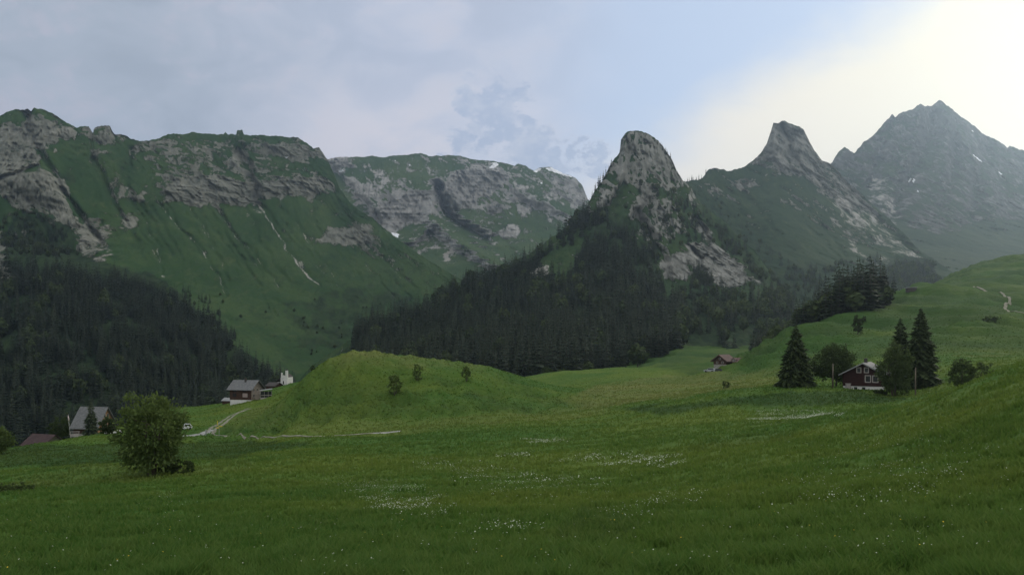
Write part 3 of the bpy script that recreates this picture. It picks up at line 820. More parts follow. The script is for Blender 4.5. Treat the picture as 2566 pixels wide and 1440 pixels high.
high_peak = Mass('high_peak', H_ridge, H_st, M['peak'], 2.4, 230, 500,
    rocks=[([(2080,400),(2235,285),(2355,249),(2560,370),(3250,560),(3250,600),(2566,560),(2450,560),(2350,590),(2200,560),(2100,520),(2000,520)], .62)],
    screes=[([(2160,440),(2230,430),(2260,560),(2230,600),(2180,520)], .48), ([(2200,560),(2300,600),(2420,640),(2380,640),(2260,600)], .35), ([(2300,430),(2420,440),(2380,500)], .3)],
    snows=[[(2434,386),(2440,388),(2464,406),(2458,406)], [(2276,455),(2281,446),(2284,447),(2279,457)], [(2286,453),(2291,446),(2293,452),(2289,460)], [(2433,325),(2440,328),(2437,331)], [(2298,475),(2303,480),(2299,482)], [(2502,430),(2512,436),(2508,438)]],
    bushes=[([(2280,590),(2360,560),(2600,600),(2600,740),(2300,720)], .30)],
    gullies=[([(2355,255),(2340,340),(2280,440),(2240,540)], 16, 60, 0), ([(2235,290),(2215,380),(2180,470)], 14, 50, .1), ([(2355,255),(2420,360),(2480,470),(2500,560)], 22, -70, 0), ([(2305,265),(2290,360),(2260,430)], 12, -50, 0), ([(2400,300),(2390,420),(2360,520)], 14, 50, .2), ([(2480,350),(2450,450),(2430,560)], 14, 45, .15)],
    jag=4.5, amp=(30, 7), lean=.35, grassamp=10, baserock=.1)
# ------------------------------------------------------------------ trees
def spruce_arrays(h, r, whorls, nb, seed, bare=.06, droop=.32, ragged=.28, twigs=0, prof=.82):
    q = np.random.default_rng(seed)
    V, Fc, T = [], [], []
    for i in range(whorls):
        t = (i + q.random() * .5) / whorls
        z0 = h * (bare + (1 - bare) * t)
        Rr = r * (1 - t) ** prof * (.82 + .36 * q.random()) + .04 * r
        n = max(4, int(nb * (1 - .45 * t)))
        a0 = q.random() * 6.28
        for k in range(n):
            a = a0 + 6.283 * (k + q.random() * .6) / n
            L = Rr * (1 + ragged * (q.random() - .6))
            ca, sa = math.cos(a), math.sin(a)
            dz = -droop * L * (.7 + .6 * q.random()) + .18 * L * t
            wd = (.30 + .16 * q.random()) * L * (1.0 if not twigs else .45)
            b = len(V)
            zr = z0 + .02 * h
            tint = q.random() * .5
            V += [(0, 0, zr), (ca*L*.55 - sa*wd, sa*L*.55 + ca*wd, z0 + dz*.35 - .10*wd), (ca*L*.55 + sa*wd, sa*L*.55 - ca*wd, z0 + dz*.35 - .10*wd), (ca*L, sa*L, z0 + dz), (ca*L*.62, sa*L*.62, z0 + dz*.5 - .30*L)]
            Fc += [(b, b+1, b+3), (b, b+3, b+2), (b, b+4, b+3)]
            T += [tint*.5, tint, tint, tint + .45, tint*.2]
            for j in range(twigs):
                s = .25 + .75 * (j + q.random()) / twigs
                sd = 1 if j % 2 else -1
                bx_, by_, bz_ = ca*L*s, sa*L*s, zr + (z0 + dz - zr) * s
                tw = L * (.42 - .26 * s) * (.7 + .6 * q.random()) + .08
                aa = a + sd * (.75 + .4 * q.random())
                ex, ey, ez = bx_ + math.cos(aa)*tw, by_ + math.sin(aa)*tw, bz_ - tw*(.25 + .5*q.random())
                b = len(V); ww = tw * .28
                V += [(bx_, by_, bz_), (ex*.5+bx_*.5 - math.sin(aa)*ww, ey*.5+by_*.5 + math.cos(aa)*ww, (bz_+ez)/2 - .02), (ex, ey, ez), (ex*.5+bx_*.5 + math.sin(aa)*ww, ey*.5+by_*.5 - math.cos(aa)*ww, (bz_+ez)/2 - ww*.8)]
                Fc += [(b, b+1, b+2), (b, b+2, b+3)]
                T += [tint*.4, tint, tint + .5, tint*.6]
    b = len(V)
    for k in range(5):
        a = 6.283 * k / 5
        V.append((math.cos(a)*.035*r + 0, math.sin(a)*.035*r, h * .93)); T.append(.3)
    V.append((0, 0, h * 1.03)); T.append(.5)
    Fc += [(b + k, b + (k+1) % 5, b + 5) for k in range(5)]
    return np.array(V), np.array(Fc), np.clip(np.array(T), 0, 1)

def trunk_arrays(h, r, n=6):
    V, Fc = [], []
    for i, (z, rr) in enumerate(((-.8, r * 1.25), (h * .3, r * .8), (h * .96, r * .08))):
        V += [(math.cos(6.283*k/n)*rr, math.sin(6.283*k/n)*rr, z) for k in range(n)]
    for i in range(2):
        Fc += [(i*n+k, i*n+(k+1) % n, (i+1)*n+(k+1) % n, (i+1)*n+k) for k in range(n)]
    return np.array(V), np.array(Fc)

# six small spruces used over and over for the woods: crown and stem in one mesh
VAR = []
for i in range(7):
    h = 1.0; r = (.15, .17, .13, .19, .16, .14, .18)[i]
    V, Fc, T = spruce_arrays(h, r, 13 + i % 3, 9, 100 + i, bare=.05, ragged=.5)
    tv, tf = trunk_arrays(.9, .012, 5)
    tv[:5, 2] = -.06
    tf = tf + len(V)
    tri = np.concatenate([Fc, tf[:, [0, 1, 2]], tf[:, [0, 2, 3]]])
    mi = np.concatenate([np.zeros(len(Fc), int), np.ones(len(tf) * 2, int)])
    VAR.append((np.concatenate([V, tv]), tri, np.concatenate([T, np.zeros(len(tv))]), mi))
# two round-headed small trees for the mixed woods
def round_arrays(seed, n=150):
    q = np.random.default_rng(seed)
    V, Fc, T = [], [], []
    for i in range(n):
        d = q.normal(size=3); d /= np.linalg.norm(d)
        rad = .86 + .2 * q.random() - .1 * (d[2] < -.3)
        lump = 1 + .22 * math.sin(3.1 * d[0] + seed) * math.cos(2.7 * d[1] + 2 * seed)
        p = np.array([d[0]*.32, d[1]*.32, .60 + d[2]*.40]) ; p = np.array([0, 0, .60]) + (p - [0, 0, .60]) * rad * lump
        for j in range(2):
            s = .07 + .05 * q.random()
            u = q.normal(size=3); u /= np.linalg.norm(u); v = np.cross(u, d + .4*q.normal(size=3)); v /= np.linalg.norm(v) + 1e-6
            b = len(V); c = p + .04 * q.normal(size=3)
            V += [c - u*s, c + v*s*.8, c + u*s, c - v*s*.8]; Fc += [(b, b+1, b+2), (b, b+2, b+3)]
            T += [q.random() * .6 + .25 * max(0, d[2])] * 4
    return np.array(V), np.array(Fc), np.clip(np.array(T), 0, 1)
RND = []
for i in range(3):
    V, Fc, T = round_arrays(300 + i)
    tv, tf = trunk_arrays(.6, .022, 5); tv[:5, 2] = -.06
    tf = tf + len(V)
    RND.append((np.concatenate([V, tv]), np.concatenate([Fc, tf[:, [0, 1, 2]], tf[:, [0, 2, 3]]]), np.concatenate([T, np.zeros(len(tv))]), np.concatenate([np.zeros(len(Fc), int), np.ones(len(tf) * 2, int)])))

trees = []   # x, y, z, h, kind, variant, rz, fat, place
seen_cells = {}
def put_tree(x, y, z, h, kind, place, fat=1., gap=4.):
    key = (int(x // gap), int(y // gap))
    if key in seen_cells:
        return
    seen_cells[key] = 1
    trees.append((x, y, z, h, kind, int(rng.integers(7 if kind == 0 else 3)), rng.random() * 6.28, fat * (.85 + .35 * rng.random()), place))

def wood(mass, poly, per_m2, hlo, hhi, place, mixed=0., gap=4., jit=12):
    A = np.stack([mass.x, mass.y, mass.z], -1)
    cr = np.cross(A[1:, :-1] - A[:-1, :-1], A[:-1, 1:] - A[:-1, :-1])
    area = np.linalg.norm(cr, axis=-1)
    area = np.minimum(area, np.abs(cr[..., 2]) * 1.4)
    cpx_, cpy_ = mass.px[:-1, :-1], mass.py[:-1, :-1]
    xx, yy = mass.x[:-1, :-1], mass.y[:-1, :-1]
    m = inpoly(cpx_ + jit * fbm(xx/40, yy/40, 0*xx, 3, 81), cpy_ + jit * fbm(xx/40, yy/40, 0*xx, 3, 82), poly)
    clump = .12 + 1.3 * sstep(-.3, .25, fbm(xx / 45, yy / 45, 0 * xx, 3, 83))
    lam = area * m * per_m2 * clump * (mass.rock[:-1, :-1] < .72)
    ks = np.argwhere(rng.random(lam.shape) < np.minimum(lam, .9))
    rng.shuffle(ks)
    for r, c in ks:
        f1, f2 = rng.random(2)
        p = A[r, c] + (A[r+1, c] - A[r, c]) * f1 + (A[r, c+1] - A[r, c]) * f2
        if p[1] < 880:
            gzz = float(ground_z(p[0], p[1]))
            if gzz > p[2]:
                p = np.array([p[0], p[1], gzz])
        h = hlo + (hhi - hlo) * rng.random() ** .8
        k = 1 if rng.random() < mixed else 0
        put_tree(p[0], p[1], p[2] - .3, h * (.62 if k else 1), k, place, 1., gap)

LF = [(-220,600),(0,640),(25,675),(120,672),(200,690),(290,700),(370,726),(440,752),(490,790),(530,815),(562,850),(590,895),(640,930),(720,965),(760,1010),(760,1100),(400,1150),(-220,1150)]
wood(cliff_mountain, LF, .030, 11, 34, 'left', .04, 5.6)
wood(cliff_mountain, [(560,700),(700,760),(860,720),(1100,760),(960,860),(800,930),(700,950),(600,880),(540,780)], .00018, 6, 13, 'slope', .5)
wood(cliff_mountain, [(440,720),(520,740),(600,860),(560,850),(500,790)], .008, 10, 20, 'left', .1)
wood(cliff_mountain, [(-200,480),(0,500),(60,520),(170,560),(200,640),(0,640),(-200,600)], .012, 10, 18, 'left', .3)
wood(cliff_mountain, [(740,800),(940,760),(960,830),(860,900),(760,930)], .0012, 4, 9, 'slope', .8)
MF = [(880,850),(1000,800),(1120,742),(1260,682),(1330,650),(1405,592),(1475,530),(1490,560),(1430,615),(1340,668),(1300,705),(1370,700),(1440,680),(1500,640),(1560,640),(1600,690),(1660,735),(1700,765),(1720,830),(1700,900),(1660,925),(1560,935),(1450,985),(900,985)]
wood(pyramid_peak, MF, .032, 11, 33, 'middle', .05, 5.6)
wood(pyramid_peak, [(1700,745),(1800,735),(1960,745),(2000,790),(1960,860),(1860,880),(1720,850)], .009, 12, 25, 'middle', .35, 4.5)
wood(pyramid_peak, [(1490,540),(1540,480),(1570,520),(1600,590),(1650,640),(1640,700),(1560,640),(1470,680),(1440,660)], .018, 12, 22, 'crag', .05)
wood(pyramid_peak, [(1560,440),(1700,480),(1760,560),(1900,690),(1960,740),(1860,720),(1640,700),(1600,600)], .006, 8, 17, 'crag', .25)
wood(pyramid_peak, [(1735,640),(1752,630),(1810,715),(1790,740),(1700,745),(1740,700)], .02, 12, 20, 'crag', .1)
wood(pyramid_peak, [(1720,500),(1770,530),(1850,600),(1960,720),(1900,700),(1800,600)], .014, 8, 16, 'crag', .15)
wood(rock_tooth, [(1725,470),(1800,500),(1900,600),(2050,700),(2050,780),(1900,740),(1800,620)], .0035, 6, 14, 'crag', .3)
wood(rock_tooth, [(2200,690),(2240,665),(2330,665),(2370,735),(2220,745)], .020, 14, 22, 'far', .4)
wood(rock_tooth, [(1960,690),(2200,640),(2250,740),(1980,790)], .005, 8, 18, 'far', .4)
# the crests of the crag: trees standing against the sky
for px_, h_ in ((1478,9),(1484,12),(1492,14),(1499,17),(1505,19),(1511,15),(1518,17),(1526,12),(1533,15),(1538,9),(1640,7),(1648,9),(1655,8),(1661,10),(1668,13),(1673,9),(1679,11),(1685,9),(1690,7),(1698,6)):
    r_ = min(4, int(rng.integers(1, 6)))
    c_ = int(round((px_ - pyramid_peak.px[0, 0]) / 2.0))
    put_tree(pyramid_peak.x[r_, c_], pyramid_peak.y[r_, c_], pyramid_peak.z[r_, c_] - .5, h_, 0, 'crest', .95, 1)
for px_, h_ in ((1716,7),(1722,9),(1727,10),(1733,12),(1738,8),(1744,8),(1751,14),(1757,9),(1768,12),(1785,6)):
    c_ = int(round((px_ - rock_tooth.px[0, 0]) / 2.2))
    put_tree(rock_tooth.x[1, c_], rock_tooth.y[1, c_], rock_tooth.z[1, c_] - .5, h_ * 1.25, 0, 'crest', .9, 1)
# the copse on the shoulder of the right-hand pasture, and the strip of trees below it
for k in range(420):
    px_ = 1995 + 225 * rng.random(); D_ = 385 + 75 * rng.random()
    if px_ > 2190: D_ = 420 + 50 * rng.random()
    p_ = onground(px_, D_)
    if HY - F * p_.z / D_ < 725: continue
    kd = 1 if rng.random() < .32 else 0
    put_tree(p_.x, p_.y, p_.z - .4, (13 + 8 * rng.random()) * (1 - .25 * (px_ < 2040)) * (.62 if kd else 1) + (4 if 2090 < px_ < 2225 and kd == 0 else 0), kd, 'copse', 1.3 if kd == 0 else 1.2, 3.7)
for k in range(80):
    px_ = 1880 + 135 * rng.random(); D_ = 430 + 240 * rng.random()
    p_ = onground(px_, D_)
    put_tree(p_.x, p_.y, p_.z - .4, 9 + 9 * rng.random(), 1 if rng.random() < .10 else 0, 'strip', 1.05, 5)
for px_, D_, h_ in ((2240, 505, 12), (2236, 512, 8), (2128,395,14),(2205,470,17),(2212,455,19),(2190,462,20),(2150,430,21),(2106,425,22)):
    p_ = onground(px_, D_); put_tree(p_.x, p_.y, p_.z - .3, h_, 0, 'copse', 1.15, 1)
for k in range(26):
    px_ = 1380 + 240 * rng.random(); D_ = 600 + 60 * rng.random()
    p_ = onground(px_, D_); put_tree(p_.x, p_.y, p_.z - .3, 9 + 10 * rng.random(), 1 if rng.random() < .45 else 0, 'middle', 1.1, 5)

# which of them show, and how much: nearest first into a small picture of ids (only used to choose who gets an object of its own)
TR = np.array([t[:4] for t in trees])
tk = np.array([t[4] for t in trees]); tplace = [t[8] for t in trees]
tpx, tpb, tpt = CX + F * TR[:, 0] / TR[:, 1], HY - F * TR[:, 2] / TR[:, 1], HY - F * (TR[:, 2] + TR[:, 3]) / TR[:, 1]
idb = np.zeros((720, 1284), bool)
hor = np.minimum.accumulate(gpy, 0)     # lowest visible row beyond each distance
area_ = np.zeros(len(TR))
for i in np.argsort(TR[:, 1]):
    if not (-20 < tpx[i] < 2586): continue
    ci = int(np.clip(round((tpx[i] - NPX[0]) / 4.5), 0, len(NPX) - 1))
    ri = int(np.clip(np.searchsorted(NDR, TR[i, 1] - 3) - 1, 0, len(NDR) - 1))
    lim = hor[ri, ci]
    hw = (.15 if tk[i] == 0 else .34) * TR[i, 3] * F / TR[i, 1] / 2
    for y in range(int(max(0, tpt[i]) // 2), int(min(tpb[i], lim, 1439) // 2) + 1):
        fr = min(1, (2 * y - tpt[i]) / max(1, tpb[i] - tpt[i])) if tk[i] == 0 else .9
        a, b_ = int(max(0, tpx[i] / 2 - hw * fr)), int(min(1283, tpx[i] / 2 + hw * fr)) + 1
        if b_ > a and y < 720:
            free = ~idb[y, a:b_]
            area_[i] += free.sum(); idb[y, a:b_] = True
print('trees', len(TR), 'visible', (area_ > 3).sum(), 'round', (tk == 1).sum())
own = np.zeros(len(TR), bool)
cand = [i for i in np.argsort(-area_) if tk[i] == 0]
own[cand[:255]] = True
candr = [i for i in np.argsort(-area_) if tk[i] == 1 and area_[i] > 12]
own[candr[:40]] = True

def variant(i):
    k = trees[i]
    return (VAR if k[4] == 0 else RND)[k[5]]
# the rest of the wood as one mass each for needles and leaves
for kind, nm, lab in ((0, 'spruce_forest', 'dense dark spruce forest covering the lower slopes below the cliffs'), (1, 'broadleaf_woodland', 'scattered small broadleaf trees and scrub mixed into the spruce forest')):
    VV, FF, TT, MI, base = [], [], [], [], 0
    for i in np.flatnonzero(~own & (tk == kind)):
        x, y, z, h, _, _, rz, fat, _ = trees[i]
        V, Fc, T, mi = variant(i)
        if area_[i] <= 1 and rng.random() < .35 and y > 400: continue
        c, s = math.cos(rz), math.sin(rz)
        P_ = np.stack([(V[:, 0]*c - V[:, 1]*s) * h * fat + x, (V[:, 0]*s + V[:, 1]*c) * h * fat + y, V[:, 2] * h + z], -1)
        VV.append(P_); FF.append(Fc + base); TT.append(np.clip(T * .9 + .8 * rng.random() ** 2.2 - .1, 0, 1)); MI.append(mi); base += len(V)
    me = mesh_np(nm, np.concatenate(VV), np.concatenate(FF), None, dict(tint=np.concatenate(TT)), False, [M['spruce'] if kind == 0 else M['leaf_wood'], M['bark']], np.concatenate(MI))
    link(nm, me, kind='stuff', label=lab, category='forest')
WOODLAB = {
 'left': ('dark spruce in the dense forest filling the slope behind the left-hand houses', 'spruces of the left forest'),
 'middle': ('dark spruce in the forest between the grassy hillock and the rocky crag', 'spruces of the middle forest'),
 'slope': ('small lone spruce on the open green slope above the valley', 'lone spruces on the valley slope'),
 'crag': ('spruce growing among the rock slabs of the steep crag', 'spruces on the crag'),
 'crest': ('small spruce standing against the sky on the crest of the crag', 'spruces on the crag crest'),
 'far': ('hazy spruce in the wood at the foot of the pointed rock tooth', 'spruces below the rock tooth'),
 'copse': ('tall dark spruce in the copse on the shoulder of the right-hand pasture', 'spruces of the hilltop copse'),
 'strip': ('dark spruce in the strip of wood behind the edge of the right-hand pasture', 'spruces of the strip of wood'),
}
RNDLAB = {
 'left': ('small broadleaf tree growing at the edge of the left forest', 'broadleaf trees in the left forest'),
 'middle': ('rounded broadleaf tree growing in the middle forest below the crag', 'broadleaf trees in the middle forest'),
 'slope': ('small rounded bush on the open green slope above the valley', 'bushes on the valley slope'),
 'crag': ('small rounded broadleaf tree among the rock slabs of the crag', 'broadleaf trees on the crag'),
 'far': ('hazy broadleaf tree in the wood at the foot of the rock tooth', 'broadleaf trees below the rock tooth'),
 'copse': ('rounded broadleaf tree in the copse on the shoulder of the right-hand pasture', 'broadleaf trees of the hilltop copse'),
 'strip': ('rounded broadleaf tree in the strip of wood behind the right-hand pasture edge', 'broadleaf trees of the strip of wood'),
}
vmesh = {}
for i in np.flatnonzero(own):
    x, y, z, h, k, vi, rz, fat, place = trees[i]
    if (k, vi) not in vmesh:
        V, Fc, T, mi = variant(i)
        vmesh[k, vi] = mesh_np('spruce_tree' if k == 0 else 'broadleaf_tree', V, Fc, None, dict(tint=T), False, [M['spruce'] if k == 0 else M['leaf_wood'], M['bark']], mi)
    lab, grp = (WOODLAB if k == 0 else RNDLAB).get(place, WOODLAB['middle'])
    o = link('spruce_tree' if k == 0 else 'broadleaf_tree', vmesh[k, vi], None, (x, y, z), label=lab, category='spruce' if k == 0 else 'tree', group=grp)
    o.scale = (h * fat, h * fat, h)
    o.rotation_euler = (0, 0, rz)

# ------------------------------------------------------------------ trees one can tell apart
def leaf_arrays(q, centres, dirs, n, spread, size, lng=1.9):
    V, Fc, T = [], [], []
    for c, d in zip(centres, dirs):
        tc = q.random() * .45
        for j in range(n):
            p = c + q.normal(size=3) * spread * np.array([1, 1, .8])
            out = d + .7 * q.normal(size=3) + np.array([0, 0, .25]); out /= np.linalg.norm(out)
            sdv = np.cross(out, q.normal(size=3)); sdv /= np.linalg.norm(sdv) + 1e-6
            s = size * (.6 + .8 * q.random())
            b = len(V)
            nrm = np.cross(out, sdv)
            V += [p, p + out*s*lng*.5 + sdv*s*.5 + nrm*s*.12, p + out*s*lng - np.array([0, 0, s*.3]), p + out*s*lng*.5 - sdv*s*.5 + nrm*s*.12]
            Fc.append((b, b+1, b+2, b+3))
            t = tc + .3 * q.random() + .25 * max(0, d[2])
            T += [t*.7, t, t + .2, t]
    return np.array(V), np.array(Fc), np.clip(np.array(T), 0, 1)

def leafy_tree(name, label, cat, loc, h, w, seed, mat, n_clump=170, n_leaf=34, leaf=.16, stems=3, low=.12, group=None, lng=1.9, top=1., flat=.35):
    q = np.random.default_rng(seed)
    w, h = w * .80, h * .93
    t = thing(name, label, cat, loc, 0, group)
    cz = h * (low + (1 - low) * .5); rz_ = h * (1 - low) * .5
    C_, Dv = [], []
    ph = q.random(6) * 6.28
    while len(C_) < n_clump:
        d = q.normal(size=3); d /= np.linalg.norm(d)
        if d[2] < -.85: continue
        rad = (.45 + .55 * q.random() ** .45) * (1 + .22 * math.sin(3 * math.atan2(d[1], d[0]) + ph[0]) + .14 * math.sin(5 * d[2] + ph[1] + 2 * d[0]))
        wz = w * .5 * (1 - flat * max(0, d[2]) * .3) * (.86 if d[2] < -.4 else 1)
        C_.append(np.array([d[0]*wz*rad, d[1]*wz*rad, cz + d[2]*rz_*rad*.96])); Dv.append(d)
    V, Fc, T = leaf_arrays(q, C_, Dv, n_leaf, min(w, h) * .055, leaf, lng)
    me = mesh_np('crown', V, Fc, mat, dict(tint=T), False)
    link('crown', me, t)
    mb = MB()
    for k in range(stems):
        a = 6.283 * k / stems + q.random()
        sp_ = w * .2 * (.5 + q.random())
        hh = h * (.62 + .22 * q.random())
        pts = [(.06*w*math.cos(a)*(stems > 1), .06*w*math.sin(a)*(stems > 1), -.5), (.08*w*math.cos(a), .08*w*math.sin(a), h*.15), (sp_*math.cos(a)*.7, sp_*math.sin(a)*.7, hh*.6), (sp_*math.cos(a), sp_*math.sin(a), hh)]
        r0 = h * .018 + .02
        mb.tube(pts, [r0*1.25, r0, r0*.6, r0*.15], 7)
        for j in range(4):
            s = .3 + .15 * j; p0 = Vector(pts[1]).lerp(Vector(pts[3]), s); a2 = q.random() * 6.28
            mb.tube([p0, p0 + Vector((math.cos(a2)*w*.16, math.sin(a2)*w*.16, h*.1)), p0 + Vector((math.cos(a2)*w*.3, math.sin(a2)*w*.3, h*.16))], [r0*.45, r0*.25, .01], 5)
    mb.build('trunk', M['bark'], t, smooth=True)
    return t

def near_spruce(label, loc, h, r, seed, mat, whorls=34, nb=13, twigs=6, bare=.04, droop=.34, ragged=.45, name='spruce_tree', group=None):
    t = thing(name, label, 'spruce', loc, 0, group)
    V, Fc, T = spruce_arrays(h, r, whorls, nb, seed, bare, droop, ragged, twigs, .62)
    me = mesh_np('crown', V, Fc, mat, dict(tint=T), False)
    link('crown', me, t)
    tv, tf = trunk_arrays(h, h * .014 + .06, 8)
    me = mesh_np('trunk', tv, tf, M['bark'], None, True)
    link('trunk', me, t)
    return t
def sink(p, d=.1):
    return Vector((p.x, p.y, p.z - d))
leafy_tree('goat_willow', 'large rounded leafy tree with several stems standing alone in the left meadow', 'tree', sink(hit(378, 1190)), 8.5, 7.9, 5, M['leaf'], 260, 30, .20, 5, .05, lng=2.0)
leafy_tree('low_bush', 'low spreading bush growing on the right of the large meadow tree', 'bush', sink(hit(452, 1186)), 1.5, 4.2, 6, M['leaf_dark'], 60, 26, .14, 3, .0)
leafy_tree('low_bush', 'dark low bush at the left rim of the meadow in front of the large tree', 'bush', sink(hit(26, 1232)), .75, 4.6, 7, M['leaf_mid'], 70, 22, .11, 3, .0)
leafy_tree('leafy_tree', 'bright leafy tree cut off at the left edge near the red-roofed barn', 'tree', sink(hit(-8, 1140)), 6.4, 6.6, 8, M['leaf'], 170, 34, .22, 2, .08)
near_spruce('pale grey-green garden spruce in front of the slate roof', sink(onground(228, 232)), 9.8, 1.9, 21, M['blue_spruce'], 26, 10, 5, .05, .22, .5)
leafy_tree('garden_bush', 'dark round bush standing before the gable with the white windows', 'bush', sink(onground(268, 222)), 5.0, 4.4, 22, M['leaf_dark'], 110, 30, .2, 2, .02)
leafy_tree('leafy_tree', 'dark round tree behind the ridge of the red-roofed barn', 'tree', sink(onground(150, 262)), 8.4, 6.0, 23, M['leaf_dark'], 120, 30, .24, 2, .06)
leafy_tree('hill_bush', 'tallest and darkest of the bushes on the grassy hillock', 'bush', sink(hit(990, 990)), 5.6, 3.7, 31, M['leaf'], 80, 20, .18, 2, .04)
leafy_tree('hill_bush', 'middle bush of the hillock standing just below its crest', 'bush', sink(hit(1046, 953)), 4.1, 2.9, 32, M['leaf'], 56, 18, .18, 2, .06)
leafy_tree('hill_bush', 'small bush at the right end of the hillock with a thin stem', 'bush', sink(hit(1168, 956)), 4.0, 2.7, 33, M['leaf'], 52, 18, .18, 1, .14)
leafy_tree('low_bush', 'tiny dark shrub at the left end of the hillock crest above the chapel', 'bush', sink(hit(783, 926)), 1.4, 1.6, 34, M['leaf_dark'], 20, 20, .14, 1, .0)
near_spruce('broad dark spruce on the left of the leafy tree beside the red chalet', sink(onground(1994, 172)), 11.9, 3.6, 41, M['spruce_near'], 36, 14, 6, .02, .42, .4)
leafy_tree('leafy_tree', 'wide dark leafy tree between the broad spruce and the red chalet', 'tree', sink(onground(2092, 181)), 8.8, 9.8, 42, M['leaf_dark'], 260, 38, .21, 2, .10)
near_spruce('tallest spruce, standing on the right behind the red chalet', sink(onground(2308, 172)), 15.6, 3.7, 43, M['spruce_near'], 44, 14, 6, .03, .36, .4)
near_spruce('slimmer spruce half hidden on the left of the tallest one', sink(onground(2256, 186)), 14.2, 3.3, 44, M['spruce_near'], 38, 11, 6, .06, .2, .55)
leafy_tree('leafy_tree', 'grey-green bushy tree hiding the right corner of the red chalet', 'tree', sink(onground(2240, 161)), 9.6, 6.6, 45, M['leaf_mid'], 230, 36, .19, 2, .02)
leafy_tree('low_bush', 'low dark bush at the foot of the white plinth of the red chalet', 'bush', sink(onground(2206, 163)), .9, 2.6, 46, M['leaf_dark'], 50, 26, .15, 2, .0)
leafy_tree('wild_bush', 'loose rounded bush on the right beyond the rising meadow edge', 'bush', sink(onground(2412, 128)), 4.6, 3.6, 47, M['leaf_mid'], 110, 30, .15, 2, .08)
leafy_tree('wild_bush', 'low greyish shrub on the right of the loose rounded bush', 'bush', sink(onground(2462, 128)), 2.9, 4.2, 48, M['leaf_mid'], 70, 26, .15, 2, .0)
leafy_tree('wild_bush', 'dark bush alone on the pasture slope above the chalet trees', 'bush', sink(hit(2148, 838)), 6.6, 4.0, 49, M['leaf_dark'], 110, 28, .24, 1, .04)
leafy_tree('wild_bush', 'very small shrub just above the lone dark pasture bush', 'bush', sink(hit(2166, 806)), 2.4, 1.6, 50, M['leaf_dark'], 30, 22, .2, 1, .0)
leafy_tree('wild_bush', 'thin little shrub in the pale meadow below the distant farmhouse', 'bush', sink(hit(1819, 972)), 2.0, 2.2, 51, M['leaf_dark'], 26, 16, .14, 2, .05)
for k, (px_, D_, h_, w_) in enumerate(((2448, 326, 2.0, 6), (2482, 330, 2.2, 7))):
    leafy_tree('gully_bush', 'dark low bush in the shady gully below the mountain track', 'bush', sink(onground(px_, D_ + 6)), h_, w_, 60 + k, M['leaf_mid'], 60, 24, .24, 2, .0, group='bushes in the gully')
for k, (px_, D_, h_, w_) in enumerate(((1368, 560, 9, 9), (1405, 545, 5, 6), (1386, 575, 7, 7), (1430, 600, 8, 8))):
    leafy_tree('leafy_tree', 'green round tree at the foot of the middle forest behind the hillock', 'tree', sink(onground(px_, D_)), h_, w_, 70 + k, M['leaf_mid'], 80, 26, .4, 2, .02, group='round trees at the forest foot')
# ------------------------------------------------------------------ houses and small things
M['wood_red'] = simple('red_brown_boards', (.030, .013, .012), .85, .35, 2.2, (1, 1, 9), bumpd=.02)
M['wood_dark'] = simple('dark_weathered_boards', (.055, .032, .024), .9, .4, 2.0, (1, 1, 8), bumpd=.02)
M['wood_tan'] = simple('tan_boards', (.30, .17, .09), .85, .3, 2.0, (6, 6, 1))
M['wood_grey'] = simple('grey_shingle_wall', (.19, .165, .14), .95, .45, 5.0, (1, 1, 2.5))
M['white'] = simple('white_render', (.55, .55, .53), .9, .10, 1.2)
M['white_paint'] = simple('white_paint', (.32, .295, .28), .6, .08, 4)
M['slate'] = simple('grey_slate', (.115, .12, .122), .75, .28, 1.6, (1, 1, 3), spec=.35)
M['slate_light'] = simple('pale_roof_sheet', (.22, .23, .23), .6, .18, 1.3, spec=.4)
M['shingle'] = simple('dark_shingles', (.060, .055, .052), .9, .35, 2.5, (1, 1, 3))
M['brown_roof'] = simple('brown_tiles', (.12, .085, .075), .9, .3, 2.0, (1, 1, 3))
M['red_roof'] = simple('dull_red_roof', (.055, .036, .036), .85, .25, 1.2, (1, 1, 2))
M['moss'] = simple('mossy_boards', (.085, .088, .055), .95, .35, 2.0)
M['glass'] = simple('window_glass', (.018, .020, .024), .15, .3, 2, spec=.6)
M['curtain'] = simple('curtained_glass', (.30, .22, .21), .4, .25, 3, spec=.5)
M['stone'] = simple('field_stone', (.26, .25, .23), .95, .35, 3)
M['gravel'] = simple('gravel', (.26, .26, .245), 1, .25, .9)
M['track'] = simple('worn_track', (.19, .185, .14), 1, .35, .6)
M['pole_wood'] = simple('pole_wood', (.13, .112, .09), .9, .3, 3, (1, 1, .2))
M['metal'] = simple('galvanised_metal', (.35, .36, .37), .5, .15, 3, metal=.6)
M['yellow'] = simple('yellow_paint', (.55, .42, .04), .5, .1, 3)
M['car_white'] = simple('white_car_paint', (.62, .63, .64), .3, .05, 1, spec=.5)
M['car_grey'] = simple('silver_car_paint', (.26, .28, .30), .3, .05, 1, spec=.5)
M['car_dark'] = simple('dark_car_paint', (.035, .04, .048), .25, .1, 1, spec=.5)
M['tyre'] = simple('tyre_rubber', (.02, .02, .02), .9, .2, 5)
M['flag'] = simple('pale_flag', (.5, .42, .42), .9, .2, 3)

